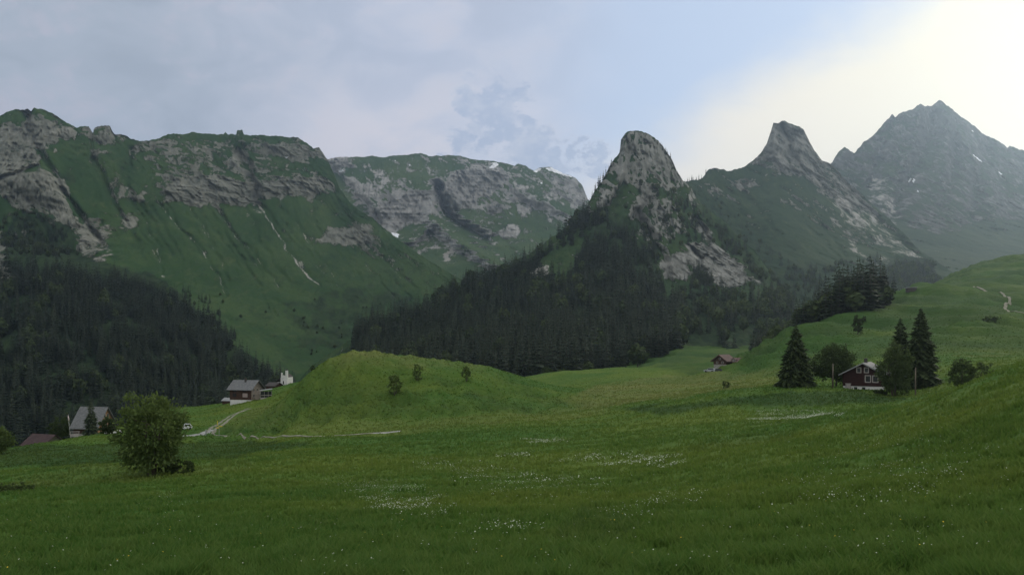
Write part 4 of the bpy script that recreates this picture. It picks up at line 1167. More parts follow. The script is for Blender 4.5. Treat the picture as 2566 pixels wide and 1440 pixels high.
def wall_mesh(w, d, eave, apex, z0=0., proj=0.):
    mb = MB()
    mb.prism([(-w/2, z0), (w/2, z0), (w/2, eave), (0, apex), (-w/2, eave)], -d/2, d/2)
    return mb
def roof_mesh(w, d, eave, apex, over=.55, overg=.6, th=.16):
    s = (apex - eave) / (w / 2)
    mb = MB()
    xo = w / 2 + over
    zl = apex - s * xo
    for sg in (-1, 1):
        mb.prism([(0, apex + .03), (sg*xo, zl + .03), (sg*xo, zl + .03 + th), (0, apex + .03 + th * 1.06)][::sg], -d/2 - overg, d/2 + overg)
    return mb
def window(parent, x, y, z, w, h, face, frame, pane, bars=1, fw=.11):
    """face: -1 front (-Y), 'R' +X side, 'L' -X side. Frame with a pane set into it."""
    f, p = MB(), MB()
    def put(mb, a0, a1, z0, z1, d0, d1):
        if face == 'F': mb.box(x+a0, x+a1, y-d1, y-d0, z+z0, z+z1)
        elif face == 'R': mb.box(x+d0, x+d1, y+a0, y+a1, z+z0, z+z1)
        else: mb.box(x-d1, x-d0, y+a0, y+a1, z+z0, z+z1)
    put(f, -w/2-fw, w/2+fw, -fw, 0, -.05, .07); put(f, -w/2-fw, w/2+fw, h, h+fw, -.05, .07)
    put(f, -w/2-fw, -w/2, 0, h, -.05, .068); put(f, w/2, w/2+fw, 0, h, -.05, .068)
    if bars: put(f, -.03, .03, 0, h, -.05, .05)
    put(p, -w/2, w/2, 0, h, -.04, .02)
    fo = f.build('window', frame, parent)
    p.build('pane', pane, fo)
    return fo

# the red chalet on the right --------------------------------------------------
p = onground(2172, 178)
red = thing('chalet', 'dark red wooden chalet with a white plinth and white framed windows', 'chalet', (p.x, p.y, p.z + .3), R(-31))
wall_mesh(7.6, 8.4, 3.05, 5.05, .62).build('wall', M['wood_red'], red)
MB().box(-3.72, 3.72, -4.12, 4.12, -1.4, .62).build('plinth', M['white'], red)
roof_red = roof_mesh(7.6, 8.4, 3.05, 5.05, .7, .75).build('roof', M['slate'], red)
MB().box(-.28, .28, -1.4, -.85, 4.6, 5.95).box(-.36, .36, -1.48, -.77, 5.95, 6.05).build('chimney', M['shingle'], roof_red)
barge = MB()
for s_ in (-1, 1):
    barge.prism([(0, 5.0), (s_*4.5, 2.635), (s_*4.5, 2.835), (0, 5.2)][::s_], -5.02, -4.955)
barge.build('barge_board', M['slate_light'], roof_red)
for x_ in (-.78, .62): window(red, x_, -4.2, 3.35, .62, .82, 'F', M['white_paint'], M['glass'], 0, .15)
for x_ in (.9, 2.25): window(red, x_, -4.2, 1.5, .85, 1.15, 'F', M['white_paint'], M['glass'], 0, .15)
for x_ in (-1.4, .1): MB().box(x_-.3, x_+.3, -4.15, -4.05, -.15, .42).build('cellar_window', M['glass'], red)
window(red, 3.8, 1.0, 1.5, .85, 1.1, 'R', M['white_paint'], M['glass'], 0, .13)
p2 = onground(2126, 176)
MB().box(-.55, .55, -.4, .4, -.3, 1.0).box(-.62, .62, -.47, .47, 1.0, 1.1).build('bin', M['white_paint'], None, .03, False, label='small white bin at the left corner of the red chalet', category='bin').location = (p2.x, p2.y, p2.z)

# chalet on the brow beside the hillock -----------------------------------------
p = onground(617, 292)
brow = thing('chalet', 'brown chalet with a slate roof on the brow at the foot of the hillock', 'chalet', (p.x, p.y, p.z - .25), R(74))
wall_mesh(6.6, 8.0, 4.6, 7.0, .9).build('wall', M['wood_dark'], brow)
MB().box(-3.3, 3.3, -4.06, -4.005, .95, 4.5).prism([(-3.2, 4.5), (3.2, 4.5), (0, 6.85)], -4.06, -4.005).build('gable_wall', M['wood_grey'], brow, label='grey shingled gable wall')
MB().box(-3.2, 3.2, -3.9, 3.9, -2.5, .9).build('plinth', M['white'], brow)
rb = roof_mesh(6.6, 8.0, 4.6, 7.0, .9, .8).build('roof', M['slate'], brow)
MB().box(-1.0, -.5, -.5, 0, 5.9, 7.9).build('chimney', M['shingle'], rb)
for y_, z_, w_ in ((-1.7, 1.9, 1.5),): window(brow, -3.3, y_, z_, w_, 1.0, 'L', M['white_paint'], M['curtain'], 1, .13)
window(brow, -3.3, 2.2, 1.9, 1.2, 1.0, 'L', M['wood_red'], M['glass'], 1, .12)
window(brow, -3.3, 2.2, 3.5, 1.2, .6, 'L', M['wood_red'], M['glass'], 1, .12)
window(brow, -3.3, -1.5, 3.5, 1.2, .6, 'L', M['wood_red'], M['glass'], 1, .12)
for x_ in (-2.0, 0, 2.0):
    window(brow, x_, -4.07, 1.7, .75, 1.0, 'F', M['white_paint'], M['glass'], 1, .11)
    window(brow, x_, -4.07, 3.6, .7, .9, 'F', M['white_paint'], M['glass'], 1, .11)
MB().box(-.6, .6, -3.96, -3.91, -1.6, .5).build('cellar_door', M['wood_dark'], brow)
p = onground(666, 288)
gh_ = thing('greenhouse', 'small glazed lean-to with a pale roof on the right of the brown chalet', 'greenhouse', (p.x, p.y, p.z), R(20))
MB().prism([(-2.0, 2.2), (2.0, 2.7), (2.0, 2.85), (-2.0, 2.35)], -1.7, 1.7).build('roof', M['slate_light'], gh_)
fr_ = MB()
for x_ in (-1.8, -.6, .6, 1.7): fr_.box(x_, x_+.07, -1.5, -1.42, -.5, 2.2 + .12 * x_)
fr_.box(-1.8, 1.82, -1.52, -1.40, .75, .9).box(-1.8, 1.82, -1.51, -1.39, -.6, .1)
fr_.box(-1.8, -1.68, 1.3, 1.42, -.5, 2.0).box(1.7, 1.82, 1.3, 1.42, -.5, 2.4)
fr_.build('frame', M['white_paint'], gh_)
MB().box(-1.68, 1.7, -1.44, -1.42, .1, 2.1).box(1.72, 1.74, -1.38, 1.3, .0, 2.3).build('pane', M['glass'], gh_)
MB().box(-3.4, -2.1, -1.0, 1.2, -.6, 1.3).build('porch', M['wood_grey'], gh_)
p = onground(574, 300)
sh = thing('shed', 'small shed with a pale sheet roof behind the left end of the brown chalet', 'shed', (p.x, p.y, p.z - .9), R(70))
wall_mesh(3.0, 3.2, 1.6, 2.4, -.8).build('wall', M['wood_dark'], sh); roof_mesh(3.0, 3.2, 1.6, 2.4, .3, .3, .1).build('roof', M['slate_light'], sh)

# chapel --------------------------------------------------------------------------
p = onground(708, 338)
ch = thing('chapel', 'white chapel with a slim white tower half hidden by the hillock', 'chapel', (p.x, p.y, p.z - .3), R(-8))
MB().box(-.15, 2.35, -1.5, 4.5, -2, 3.3).prism([(-.15, 3.3), (2.35, 3.3), (1.1, 4.3)], -1.5, 4.5).build('nave', M['white'], ch)
MB().prism([(1.1, 4.42), (-.5, 3.14), (-.5, 3.0), (1.1, 4.28)], -1.42, 4.8).prism([(1.1, 4.28), (2.34, 3.25), (2.34, 3.39), (1.1, 4.42)], -1.42, 4.8).build('roof', M['shingle'], ch)
tw = MB().box(1.85, 2.65, -1.75, -.95, -2, 6.0).build('tower', M['white'], ch)
MB().prism([(1.75, 6.0), (2.75, 6.0), (2.25, 6.5)], -1.85, -.85).build('tower_roof', M['shingle'], tw)
MB().box(.1, .65, -1.75, -1.45, 3.2, 5.1).build('belfry', M['white'], ch)
MB().box(-1.7, -.5, -1.3, 1.0, -2, 1.5).build('porch', M['white'], ch)
MB().prism([(-2.1, 1.7), (-.35, 3.1), (-.35, 3.25), (-2.1, 1.85)], -1.5, 1.2).build('porch_roof', M['shingle'], ch)
for x_ in (1.0,): MB().box(x_-.2, x_+.2, -1.56, -1.49, .8, 2.0).build('window', M['glass'], ch)
MB().box(-1.5, -.8, -1.36, -1.29, .2, 1.3).build('window', M['glass'], ch)
p = onground(688, 335)
bn = thing('barn', 'low dark barn roof between the brown chalet and the white chapel', 'barn', (p.x, p.y, p.z - 1.2), R(60))
wall_mesh(4.0, 4.6, 1.9, 3.0, -1).build('wall', M['wood_dark'], bn); roof_mesh(4.0, 4.6, 1.9, 3.0, .4, .4).build('roof', M['shingle'], bn)

# house behind the big tree --------------------------------------------------------
p = onground(236, 258)
hs = thing('house', 'house with a tall slate roof and tan gable left of the big tree', 'house', (p.x, p.y, p.z + .1), R(80))
wall_mesh(8.0, 7.6, 2.4, 7.2, .0).build('wall', M['wood_dark'], hs)
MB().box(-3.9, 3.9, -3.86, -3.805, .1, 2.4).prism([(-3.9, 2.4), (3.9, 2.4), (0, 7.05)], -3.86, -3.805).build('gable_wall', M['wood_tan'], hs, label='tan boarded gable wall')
MB().box(-3.9, 3.9, -3.7, 3.7, -2.5, 0).build('plinth', M['stone'], hs)
rh = roof_mesh(8.0, 7.6, 2.4, 7.2, .9, .75, .2).build('roof', M['slate'], hs)
for x_, z_ in ((-.7, 4.3), (.7, 4.3), (-2.2, 2.4), (0, 2.4), (2.2, 2.4), (-1.1, 2.5)): window(hs, x_, -3.87, z_, .62, 1.05, 'F', M['white_paint'], M['glass'], 0, .13)
for x_ in (-3.2, 3.0): MB().box(x_-.25, x_+.25, -3.93, -3.865, 2.2, 4.0 if x_ < 0 else 3.4).build('shutter', M['white_paint'], hs)
# barn with the red roof
p = onground(110, 231)
rbn = thing('barn', 'barn with a dull red roof and mossy gable rising from behind the meadow edge', 'barn', (p.x, p.y, p.z - .75), R(70))
wall_mesh(7.4, 7.4, 1.0, 3.55, -1.5).build('wall', M['moss'], rbn)
roof_mesh(7.4, 7.4, 1.0, 3.55, .4, .3).build('roof', M['red_roof'], rbn)
MB().box(-.5, .5, -3.78, -3.69, .6, 1.7).build('hatch', M['shingle'], rbn)
# flag pole, railing and bench by that house
p = onground(177, 246)
fp = thing('flag_pole', 'thin leaning flag pole with a furled pale flag left of the slate roof', 'flag pole', (p.x, p.y, p.z), 0)
MB().tube([(0, 0, -.3), (-.35, 0, 3.5), (-.72, 0, 7.2)], [.07, .06, .04], 6).build('pole', M['metal'], fp, smooth=True)
MB().tube([(-.66, -.1, 6.9), (-.5, -.12, 6.0), (-.42, -.1, 5.2)], [.06, .2, .1], 6).build('flag', M['flag'], fp, smooth=True)
p = onground(187, 240)
rl = thing('railing', 'white two-bar railing at the left end of the slate-roofed house', 'railing', (p.x, p.y, p.z + .25), R(18))
MB().box(-1.25, 1.25, -.05, .05, 1.75, 1.9).box(-1.35, 1.15, -.05, .05, 1.15, 1.32).build('rail', M['white_paint'], rl)
for x_ in (-1.1, 1.0): MB().box(x_, x_+.1, -.06, .06, -.5, 1.75).build('post', M['white_paint'], rl)
p = onground(186, 236)
bc = thing('garden_bench', 'pale garden bench below the white railing beside the slate-roofed house', 'bench', (p.x, p.y, p.z + .35), R(15))
MB().box(-.95, .95, -.3, .3, .42, .5).build('seat', M['white_paint'], bc); MB().box(-.95, .95, .26, .32, .6, 1.0).build('backrest', M['white_paint'], bc)
for x_ in (-.85, .75): MB().box(x_, x_+.1, -.25, .25, -.2, .42).build('leg', M['white_paint'], bc)

# far farmhouse ---------------------------------------------------------------------
p = hit(1812, 919); p = onground(1814, p.y + 6)
fm = thing('farmhouse', 'distant dark farmhouse with a pale roof edge and a cross gable', 'farmhouse', (p.x, p.y, p.z + .2), R(-46))
k_ = p.y / 520.0
wall_mesh(8.6*k_, 8.5*k_, 3.7*k_, 6.6*k_, .9).build('wall', M['wood_dark'], fm)
MB().box(-4.2*k_, 4.2*k_, -4.15*k_, 4.15*k_, -2, .9).build('plinth', M['stone'], fm)
rf = roof_mesh(8.6*k_, 8.5*k_, 3.7*k_, 6.6*k_, .9, .9, .3).build('roof', M['brown_roof'], fm)
bg_ = MB()
bg_.prism([(-5.4*k_, 2.95*k_), (0, 6.62*k_), (0, 7.0*k_), (-5.4*k_, 3.33*k_)][::-1], -5.35*k_, -5.2*k_)
bg_.build('barge_board', M['slate_light'], rf)
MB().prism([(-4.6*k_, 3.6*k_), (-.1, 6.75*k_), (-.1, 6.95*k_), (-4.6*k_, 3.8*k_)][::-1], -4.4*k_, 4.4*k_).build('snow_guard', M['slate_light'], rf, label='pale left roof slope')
an = MB().box(4.31*k_, 9.0*k_, .2*k_, 6.6*k_, -1, 3.1*k_)
an.build('annex_wall', M['wood_dark'], fm)
MB().box(4.5*k_, 8.8*k_, .12*k_, .19*k_, -1, 1.3*k_).build('annex_plinth', M['stone'], fm)
sl = MB()
for (a0, a1) in ((0.0, 3.4), (6.8, 3.4)):
    pass
sl.add([(4.3*k_, -.5*k_, 2.9*k_), (9.6*k_, -.5*k_, 2.9*k_), (9.6*k_, 3.4*k_, 5.3*k_), (4.3*k_, 3.4*k_, 5.3*k_), (9.6*k_, 7.2*k_, 2.9*k_), (4.3*k_, 7.2*k_, 2.9*k_),
        (4.3*k_, -.5*k_, 2.65*k_), (9.6*k_, -.5*k_, 2.65*k_), (9.6*k_, 7.2*k_, 2.65*k_), (4.3*k_, 7.2*k_, 2.65*k_)],
       [(0,1,2,3),(3,2,4,5),(6,7,1,0),(1,7,8,4,2),(9,6,0,3,5),(5,4,8,9),(7,6,9,8)])
sl.build('annex_roof', M['brown_roof'], fm)
dm = MB().prism([(5.4*k_, 3.0*k_), (7.9*k_, 3.0*k_), (7.9*k_, 4.2*k_), (6.65*k_, 5.1*k_), (5.4*k_, 4.2*k_)], .1*k_, 3*k_).build('dormer', M['wood_grey'], fm)
MB().prism([(6.65*k_, 5.35*k_), (5.0*k_, 4.15*k_), (5.0*k_, 3.95*k_), (6.65*k_, 5.15*k_)], -.3*k_, 3*k_).prism([(6.65*k_, 5.15*k_), (8.3*k_, 3.95*k_), (8.3*k_, 4.15*k_), (6.65*k_, 5.35*k_)], -.3*k_, 3*k_).build('dormer_roof', M['brown_roof'], dm)
for x_ in (6.15, 7.1): window(fm, x_*k_, .09*k_, 3.3*k_, .5*k_, .75*k_, 'F', M['white_paint'], M['glass'], 0, .12)
for x_, z_ in ((-1.8, 2.0), (1.8, 2.0), (0, 4.2)): window(fm, x_*k_, -4.26*k_, z_*k_, .9*k_, .9*k_, 'F', M['white_paint'], M['glass'], 0, .12)

def car(label, px_, D_, rz, paint, group=None, s=1.):
    p = onground(px_, D_)
    t = thing('parked_car', label, 'car', (p.x, p.y, p.z + .02), rz, group)
    b = MB()
    b.prism([(-2.1, .3), (2.1, .3), (2.15, .62), (2.05, .85), (1.05, .98), (-1.95, 1.0), (-2.12, .7)], -.86, .86)
    b.build('body', paint, t, .06)
    c = MB().prism([(-1.9, .99), (1.0, .97), (.35, 1.48), (-1.45, 1.5)], -.74, .74).build('cabin', paint, t, .05)
    for sd in (-1, 1):
        MB().prism([(-1.55, 1.05), (.72, 1.03), (.28, 1.41), (-1.3, 1.43)], sd*.752 - .008, sd*.752 + .008).build('side_window', M['glass'], c)
    MB().add([(1.03, -.68, 1.0), (1.03, .68, 1.0), (.40, .62, 1.475), (.40, -.62, 1.475), (.98, -.68, .98), (.98, .68, .98), (.35, .62, 1.46), (.35, -.62, 1.46)], [(0,1,2,3),(7,6,5,4),(0,3,7,4),(1,5,6,2),(3,2,6,7),(4,5,1,0)]).build('windscreen', M['glass'], c)
    for x_ in (-1.3, 1.3):
        for y_ in (-.82, .82):
            w_ = MB().tube([(x_, y_ - .1, .32), (x_, y_ + .1, .32)], .32, 14).build('wheel', M['tyre'], t, smooth=False)
    for y_ in (-.6, .6):
        MB().box(2.10, 2.17, y_-.17, y_+.17, .6, .76).build('headlight', M['white_paint'], t)
    return t
fy = fm.location.y
car('silver car parked at the left of the distant farmhouse', 1779, fy - 8, R(150), M['car_grey'])
car('dark car parked against the wall of the distant farmhouse', 1797, fy - 9, R(165), M['car_dark'])
car('white car partly hidden between the dark garden bush and the big tree', 284, 226, R(70), M['car_white'])
car('white car at the end of the gravel yard right of the big tree', 461, 231, R(245), M['car_white'])

# poles and signs
for px_, D_, h_, lab in ((2087, 171, 4.7, 'wooden pole standing in front of the wide dark leafy tree'), (2294, 158, 4.9, 'wooden pole at the foot of the tallest spruce')):
    p = onground(px_, D_)
    MB().tube([(0, 0, -.5), (0, 0, h_ * .5), (.02, 0, h_)], [.13, .12, .10], 8).tube([(0, 0, h_), (.0, 0, h_ + .1)], [.13, .02], 8).build('utility_pole', M['pole_wood'], None, 0, True, label=lab, category='pole').location = p
p = hit(549, 1092)
sg = thing('trail_signpost', 'yellow trail signpost where the path leaves the gravel road', 'signpost', p, 0)
MB().tube([(0, 0, -.3), (0, 0, 2.6)], .05, 6).build('post', M['metal'], sg)
MB().prism([(-.05, 2.25), (.7, 2.25), (.85, 2.36), (.7, 2.48), (-.05, 2.48)], -.07, -.05).build('sign_arm', M['yellow'], sg)
MB().prism([(.05, 1.9), (-.7, 1.9), (-.85, 2.01), (-.7, 2.13), (.05, 2.13)][::-1], -.07, -.05).build('sign_arm', M['yellow'], sg)
p = hit(545, 1066)
MB().box(-.07, .07, -.07, .07, -.3, 1.2).box(-.1, .1, -.1, .1, 1.2, 1.28).build('marker_post', M['yellow'], None, label='short yellow marker post beside the climbing track', category='post').location = p
p = hit(516, 1090)
MB().box(-.09, .09, -.09, .09, -.3, 1.25).prism([(-.13, 1.25), (.13, 1.25), (0, 1.4)], -.13, .13).build('gate_post', M['metal'], None, label='grey post at the fork of the gravel yard and the climbing track', category='post').location = p
# tiny hut far up the pasture
p = hit(2283, 729, 60); p = onground(2283, max(p.y, 470))
ht = thing('hut', 'tiny hut with a flat pale roof on the high pasture below the hazy wood', 'hut', (p.x, p.y, p.z), R(-10))
MB().box(-2.3, 2.3, -2, 2, -.8, 1.6).build('wall', M['shingle'], ht); MB().prism([(-2.8, 1.6), (2.8, 1.75), (2.8, 2.0), (-2.8, 1.85)], -2.4, 2.4).build('roof', M['slate_light'], ht)

# ------------------------------------------------------------------ tracks: ribbons laid on the ground
ROADS = []
def ribbon(name, pts, width, mat, lift=.07, offs=(0,), dm=None):
    P3 = [Vector((q[0], q[1], 0)) if len(q) == 3 else Vector((*hit(q[0], q[1])[:2], 0)) for q in pts]
    if len(pts[0]) == 2 and len(P3) > 3:      # even out the distances read along a grazing line
        ds = [q.y for q in P3]
        for _ in range(4):
            ds = [ds[0]] + [(ds[i-1] + 2 * ds[i] + ds[i+1]) / 4 for i in range(1, len(ds) - 1)] + [ds[-1]]
        P3 = [Vector((q.x / q.y * dd, dd, 0)) for q, dd in zip(P3, ds)]
    line = []
    n = len(P3)
    for i in range(n - 1):
        p0, p1, p2, p3 = P3[max(i-1, 0)], P3[i], P3[i+1], P3[min(i+2, n-1)]
        m = max(3, int((p2 - p1).length / .8))
        for j in range(m):
            t = j / m
            line.append(.5 * ((2*p1) + (-p0+p2)*t + (2*p0-5*p1+4*p2-p3)*t*t + (-p0+3*p1-3*p2+p3)*t**3))
    line.append(P3[-1])
    ROADS.append((np.array([(q.x, q.y) for q in line]), max(abs(o) for o in offs) + width / 2))
    V, Fc = [], []
    for oi, of in enumerate(offs):
        b0 = len(V)
        for i, q in enumerate(line):
            d = (line[min(i+1, len(line)-1)] - line[max(i-1, 0)]); d.z = 0
            if d.length < 1e-6: d = Vector((1, 0, 0))
            d.normalize(); nrm = Vector((-d.y, d.x, 0))
            for k in range(4):
                ed = (k / 3 - .5) * width + (.12 * math.sin(i * .9 + k) if k in (0, 3) else 0)
                r = q + nrm * (of + ed)
                V.append((r.x, r.y, float(ground_z(r.x, r.y)) + lift - (.10 if k in (0, 3) else 0)))
        for i in range(len(line) - 1):
            for k in range(3):
                a = b0 + i*4 + k
                Fc.append((a, a+1, a+5, a+4))
    me = mesh_np(name, np.array(V), np.array(Fc), mat, None, True)
    return link(name, me, kind='structure')
xyp = lambda px_, D_: ((px_ - CX) / F * D_, D_, 0)
ribbon('gravel_road', [(440, 1092), (480, 1090), (512, 1088), (534, 1076)], 3.2, M['gravel'])
ribbon('farm_track', [(524, 1086), (540, 1070), (556, 1056), (572, 1044), (590, 1034), (606, 1028), (626, 1023)], .95, M['track'], .08, (-.75, .75))
ribbon('footpath', [xyp(534, 222), xyp(560, 216), xyp(600, 208), xyp(650, 196), xyp(700, 183), xyp(760, 174), xyp(820, 168), xyp(880, 166), xyp(935, 166)], .7, M['track'], .2)
ribbon('path', [(934, 1085), (955, 1084), (980, 1082), (1004, 1080)], 1.5, M['gravel'], .10)
ribbon('mountain_track', [xyp(2440, 530), xyp(2476, 505), xyp(2508, 490), xyp(2526, 470), xyp(2530, 445), xyp(2518, 412), xyp(2532, 392), xyp(2572, 375), xyp(2640, 360)], 1.3, M['track'], .4)
# ------------------------------------------------------------------ standing grass and flowers
def dry_at(x, y, arr=None):
    a = np.clip(x / y, ga[0, 0], ga[0, -1])
    ci = np.clip(((a - ga[0, 0]) / (ga[0, 1] - ga[0, 0])).round().astype(int), 0, dry.shape[1] - 1)
    ri = np.clip(((np.log(y) - math.log(NDR[0])) / (math.log(NDR[1]) - math.log(NDR[0]))).round().astype(int), 0, dry.shape[0] - 1)
    return (dry if arr is None else arr)[ri, ci]
q = np.random.default_rng(99)
NB = 860000
D = np.exp(q.uniform(math.log(6.5), math.log(470), NB)); a = q.uniform(-.92, .92, NB)
x = a * D; y = D
cl = fbm(x / 1.1, y / 1.1, 0 * x, 2, 91) + .6 * fbm(x / 5, y / 5, 0 * x, 2, 92)
keep = q.random(NB) < np.clip(.62 + .8 * cl, .12, 1)
for line, wd_ in ROADS:
    for i in range(0, len(line), 2):
        keep &= (x - line[i, 0]) ** 2 + (y - line[i, 1]) ** 2 > (wd_ + 1.0) ** 2
x, y, D, cl = x[keep], y[keep], D[keep], cl[keep]
z = ground_z(x, y)
n = len(x)
h = (.13 + .17 * q.random(n)) * (1 + .7 * np.clip(cl, -.5, .8)) * (1 - .35 * sstep(180, 300, D)) * (1 - .6 * sstep(330, 470, D))
wd = np.maximum(.006, D * .00085) * (.6 + .8 * q.random(n))
ang = q.random(n) * 6.283
la = ang + q.normal(size=n) * .8
lean = h * (.25 + .7 * q.random(n))
ux, uy = np.cos(ang) * wd, np.sin(ang) * wd
lx, ly = np.cos(la) * lean, np.sin(la) * lean
B = np.zeros((n, 5, 3))
B[:, 0] = np.stack([x - ux, y - uy, z - .03], -1); B[:, 1] = np.stack([x + ux, y + uy, z - .03], -1)
B[:, 2] = np.stack([x + ux*.7 + lx*.4, y + uy*.7 + ly*.4, z + h*.62], -1); B[:, 3] = np.stack([x - ux*.7 + lx*.4, y - uy*.7 + ly*.4, z + h*.62], -1)
B[:, 4] = np.stack([x + lx, y + ly, z + h], -1)
i0 = np.arange(n)[:, None] * 5
Q4 = i0 + np.array([0, 1, 2, 3]); T3 = i0 + np.array([3, 2, 4])
m, g, b = newmat('grass_blades')
P = g.pos()
c = meadow_colour(g, P, g.attr('dry'))
c = g.mix(g.attr('lush_shade').step(.1, .9) * .8, c, (.026, .056, .016))
t = g.attr('tint')
c = g.mix(t * .8, c, g.mix(.5, c, (.16, .19, .06)))
c = g.mix(1.0, c, (1.22, 1.2, 1.12), 'MULTIPLY')
g.put(b.inputs['Base Color'], c)
b.inputs['Roughness'].default_value = .7; b.inputs['Specular IOR Level'].default_value = .1
tr = g.n('ShaderNodeBsdfTranslucent'); g.put(tr.inputs['Color'], c)
ms = g.n('ShaderNodeMixShader'); ms.inputs[0].default_value = .4
g.nt.links.new(b.outputs[0], ms.inputs[1]); g.nt.links.new(tr.outputs[0], ms.inputs[2]); g.nt.links.new(ms.outputs[0], g.nt.nodes['Material Output'].inputs[0])
tint = q.random(n)
at5 = np.stack([tint*.1, tint*.1, tint*.5, tint*.5, tint], -1)
me = mesh_np('meadow_grass', B.reshape(-1, 3), [Q4, T3], m, dict(dry=np.repeat(dry_at(x, y), 5), lush_shade=np.repeat(dry_at(x, y, lush_shade), 5), tint=at5), False)
link('meadow_grass', me, kind='stuff', label='tall uncut meadow grass covering the foreground', category='grass')

# flowers: heads on stems, thick in patches
def flowers(name, label, mat, polys, N, dlo, dhi, size, hgt, seed, clump=1.5):
    q = np.random.default_rng(seed)
    D = np.exp(q.uniform(math.log(dlo), math.log(dhi), N)); a = q.uniform(-.6, .6, N)
    x, y = a * D, D
    z = ground_z(x, y)
    px_, py_ = CX + F * a, HY - F * z / D
    dens = np.zeros(N)
    jx = px_ + 90 * np.minimum(1, 70 / D) * fbm(x / 6, y / 6, 0*x, 4, 61); jy = py_ + 22 * np.minimum(1, 45 / D) ** 1.3 * fbm(x / 6, y / 6, 0*x, 4, 62)
    for p_, v in polys:
        dens = np.maximum(dens, v * inpoly(jx, jy, p_))
    dens *= np.clip(.30 + clump * fbm(x / 2.2, y / 2.2, 0*x, 3, 63 + seed), .02, 1)
    k = q.random(N) < dens
    x, y, z, D = x[k], y[k], z[k], D[k]; n = len(x)
    hh = hgt * (.7 + .6 * q.random(n)); s = np.minimum(np.maximum(size * (.6 + .8 * q.random(n)), D * .00026), D * .0009)
    c = np.stack([x, y, z + hh], -1)
    an = q.random(n) * 6.283
    tl = q.normal(size=(n, 2)) * .45
    V = np.zeros((n, 9, 3))
    for j in range(6):
        t = an + j * 1.0472
        dx_, dy_ = np.cos(t) * s, np.sin(t) * s
        V[:, j] = c + np.stack([dx_, dy_, -.2 * s + dx_ * tl[:, 0] + dy_ * tl[:, 1]], -1)
    V[:, 6] = c + np.array([0, 0, .35]) * s[:, None]
    V[:, 7] = c - np.stack([0*x + .004, 0*x, hh], -1); V[:, 8] = c - np.stack([0*x - .004, 0*x, hh], -1)
    i0 = np.arange(n)[:, None] * 9
    Fc = np.concatenate([i0 + np.array([j, (j + 1) % 6, 6]) for j in range(6)] + [i0 + np.array([7, 8, 6])])
    mi = np.concatenate([np.zeros(6 * n, int), np.ones(n, int)])
    me = mesh_np(name, V.reshape(-1, 3), Fc, None, None, False, [mat, m], mi)
    link(name, me, kind='stuff', label=label, category='flowers')
    print(name, n)
white = simple('white_petals', (.40, .44, .33), .8, .2, 9)
yellow = simple('yellow_petals', (.55, .42, .04), .8, .2, 9)
FP = [([(830,1200),(980,1210),(1130,1262),(1100,1310),(980,1312),(870,1255)], .42), ([(1190,1325),(1300,1320),(1375,1345),(1360,1365),(1240,1368),(1180,1350)], .25),
      ([(1420,1165),(1480,1130),(1540,1132),(1700,1160),(1650,1178),(1520,1172)], .24), ([(1330,1105),(1420,1100),(1440,1112),(1340,1115)], .5), ([(1270,1140),(1330,1138),(1330,1150),(1270,1150)], .45),
      ([(1040,1150),(1160,1155),(1320,1190),(1520,1210),(1500,1240),(1320,1230),(1060,1175)], .22), ([(1150,1190),(1420,1220),(1380,1270),(1240,1260)], .12),
      ([(1910,1034),(1990,1030),(2080,1040),(2060,1052),(1930,1058),(1890,1056)], .6), ([(1850,1060),(1960,1062),(1930,1075)], .4),
      ([(400,1240),(470,1245),(460,1262),(400,1260)], .12), ([(380,1280),(460,1285),(440,1300),(390,1298)], .12),
      ([(1500,1300),(1760,1220),(1800,1240),(1560,1330)], .10), ([(2000,1120),(2400,1060),(2500,1200),(2200,1300),(2000,1260)], .05), ([(1240,992),(1330,985),(1330,996),(1250,1002)], .2)]
flowers('white_wildflowers', 'white wildflowers scattered in loose patches through the meadow', white, FP, 420000, 12, 200, .019, .34, 5)
flowers('meadow_daisies', 'dense drifts of white daisies below the red chalet and right of centre', white, [FP[2], FP[7], FP[3], FP[4], ([(1040,1150),(1160,1155),(1320,1190),(1520,1210),(1500,1240),(1320,1230),(1060,1175)], .05)], 300000, 62, 150, .042, .36, 8, 2.2)
flowers('pale_wildflowers', 'single pale flower heads dotted all over the meadow', white, [([(-200,1180),(900,1180),(1500,1080),(2700,980),(2700,1500),(-200,1500)], .025)], 60000, 10, 110, .015, .36, 6, 1.2)
flowers('yellow_wildflowers', 'few yellow flower heads near the bottom of the meadow', yellow, [([(-200,1240),(2700,1040),(2700,1500),(-200,1500)], .008)], 30000, 10, 80, .014, .32, 7, .6)
HAZE, EXPO = .74e-4, 0.2
# ------------------------------------------------------------------ light, sky, air, camera
SUN_AZ, SUN_EL = R(38), R(20)     # azimuth from +Y towards +X
w = bpy.data.worlds.new('World')
sc.world = w
w.use_nodes = True
nt = w.node_tree
g = G(nt)
bg = nt.nodes['Background']
sky = g.n('ShaderNodeTexSky', sky_type='NISHITA')
sky.sun_disc = False
sky.sun_elevation = SUN_EL
sky.sun_rotation = SUN_AZ
sky.altitude = 1500
sky.air_density, sky.dust_density, sky.ozone_density = 1., 1.5, 1.
dirv = g.n('ShaderNodeTexCoord').outputs['Generated']
sp = g.n('ShaderNodeSeparateXYZ'); g.put(sp.inputs[0], dirv)
dx, dy, dz = (X(nt, sp.outputs[i]) for i in range(3))
az = dx._m('ARCTAN2', dy) * (180 / math.pi)       # degrees right of +Y
el = dz._m('ARCSINE') * (180 / math.pi)
sd = (math.sin(SUN_AZ) * math.cos(SUN_EL), math.cos(SUN_AZ) * math.cos(SUN_EL), math.sin(SUN_EL))
cs = dx * sd[0] + dy * sd[1] + dz * sd[2]
ang = cs.min(1.0)._m('ARCCOSINE') * (180 / math.pi)   # degrees from the sun
cmb = g.n('ShaderNodeCombineXYZ')
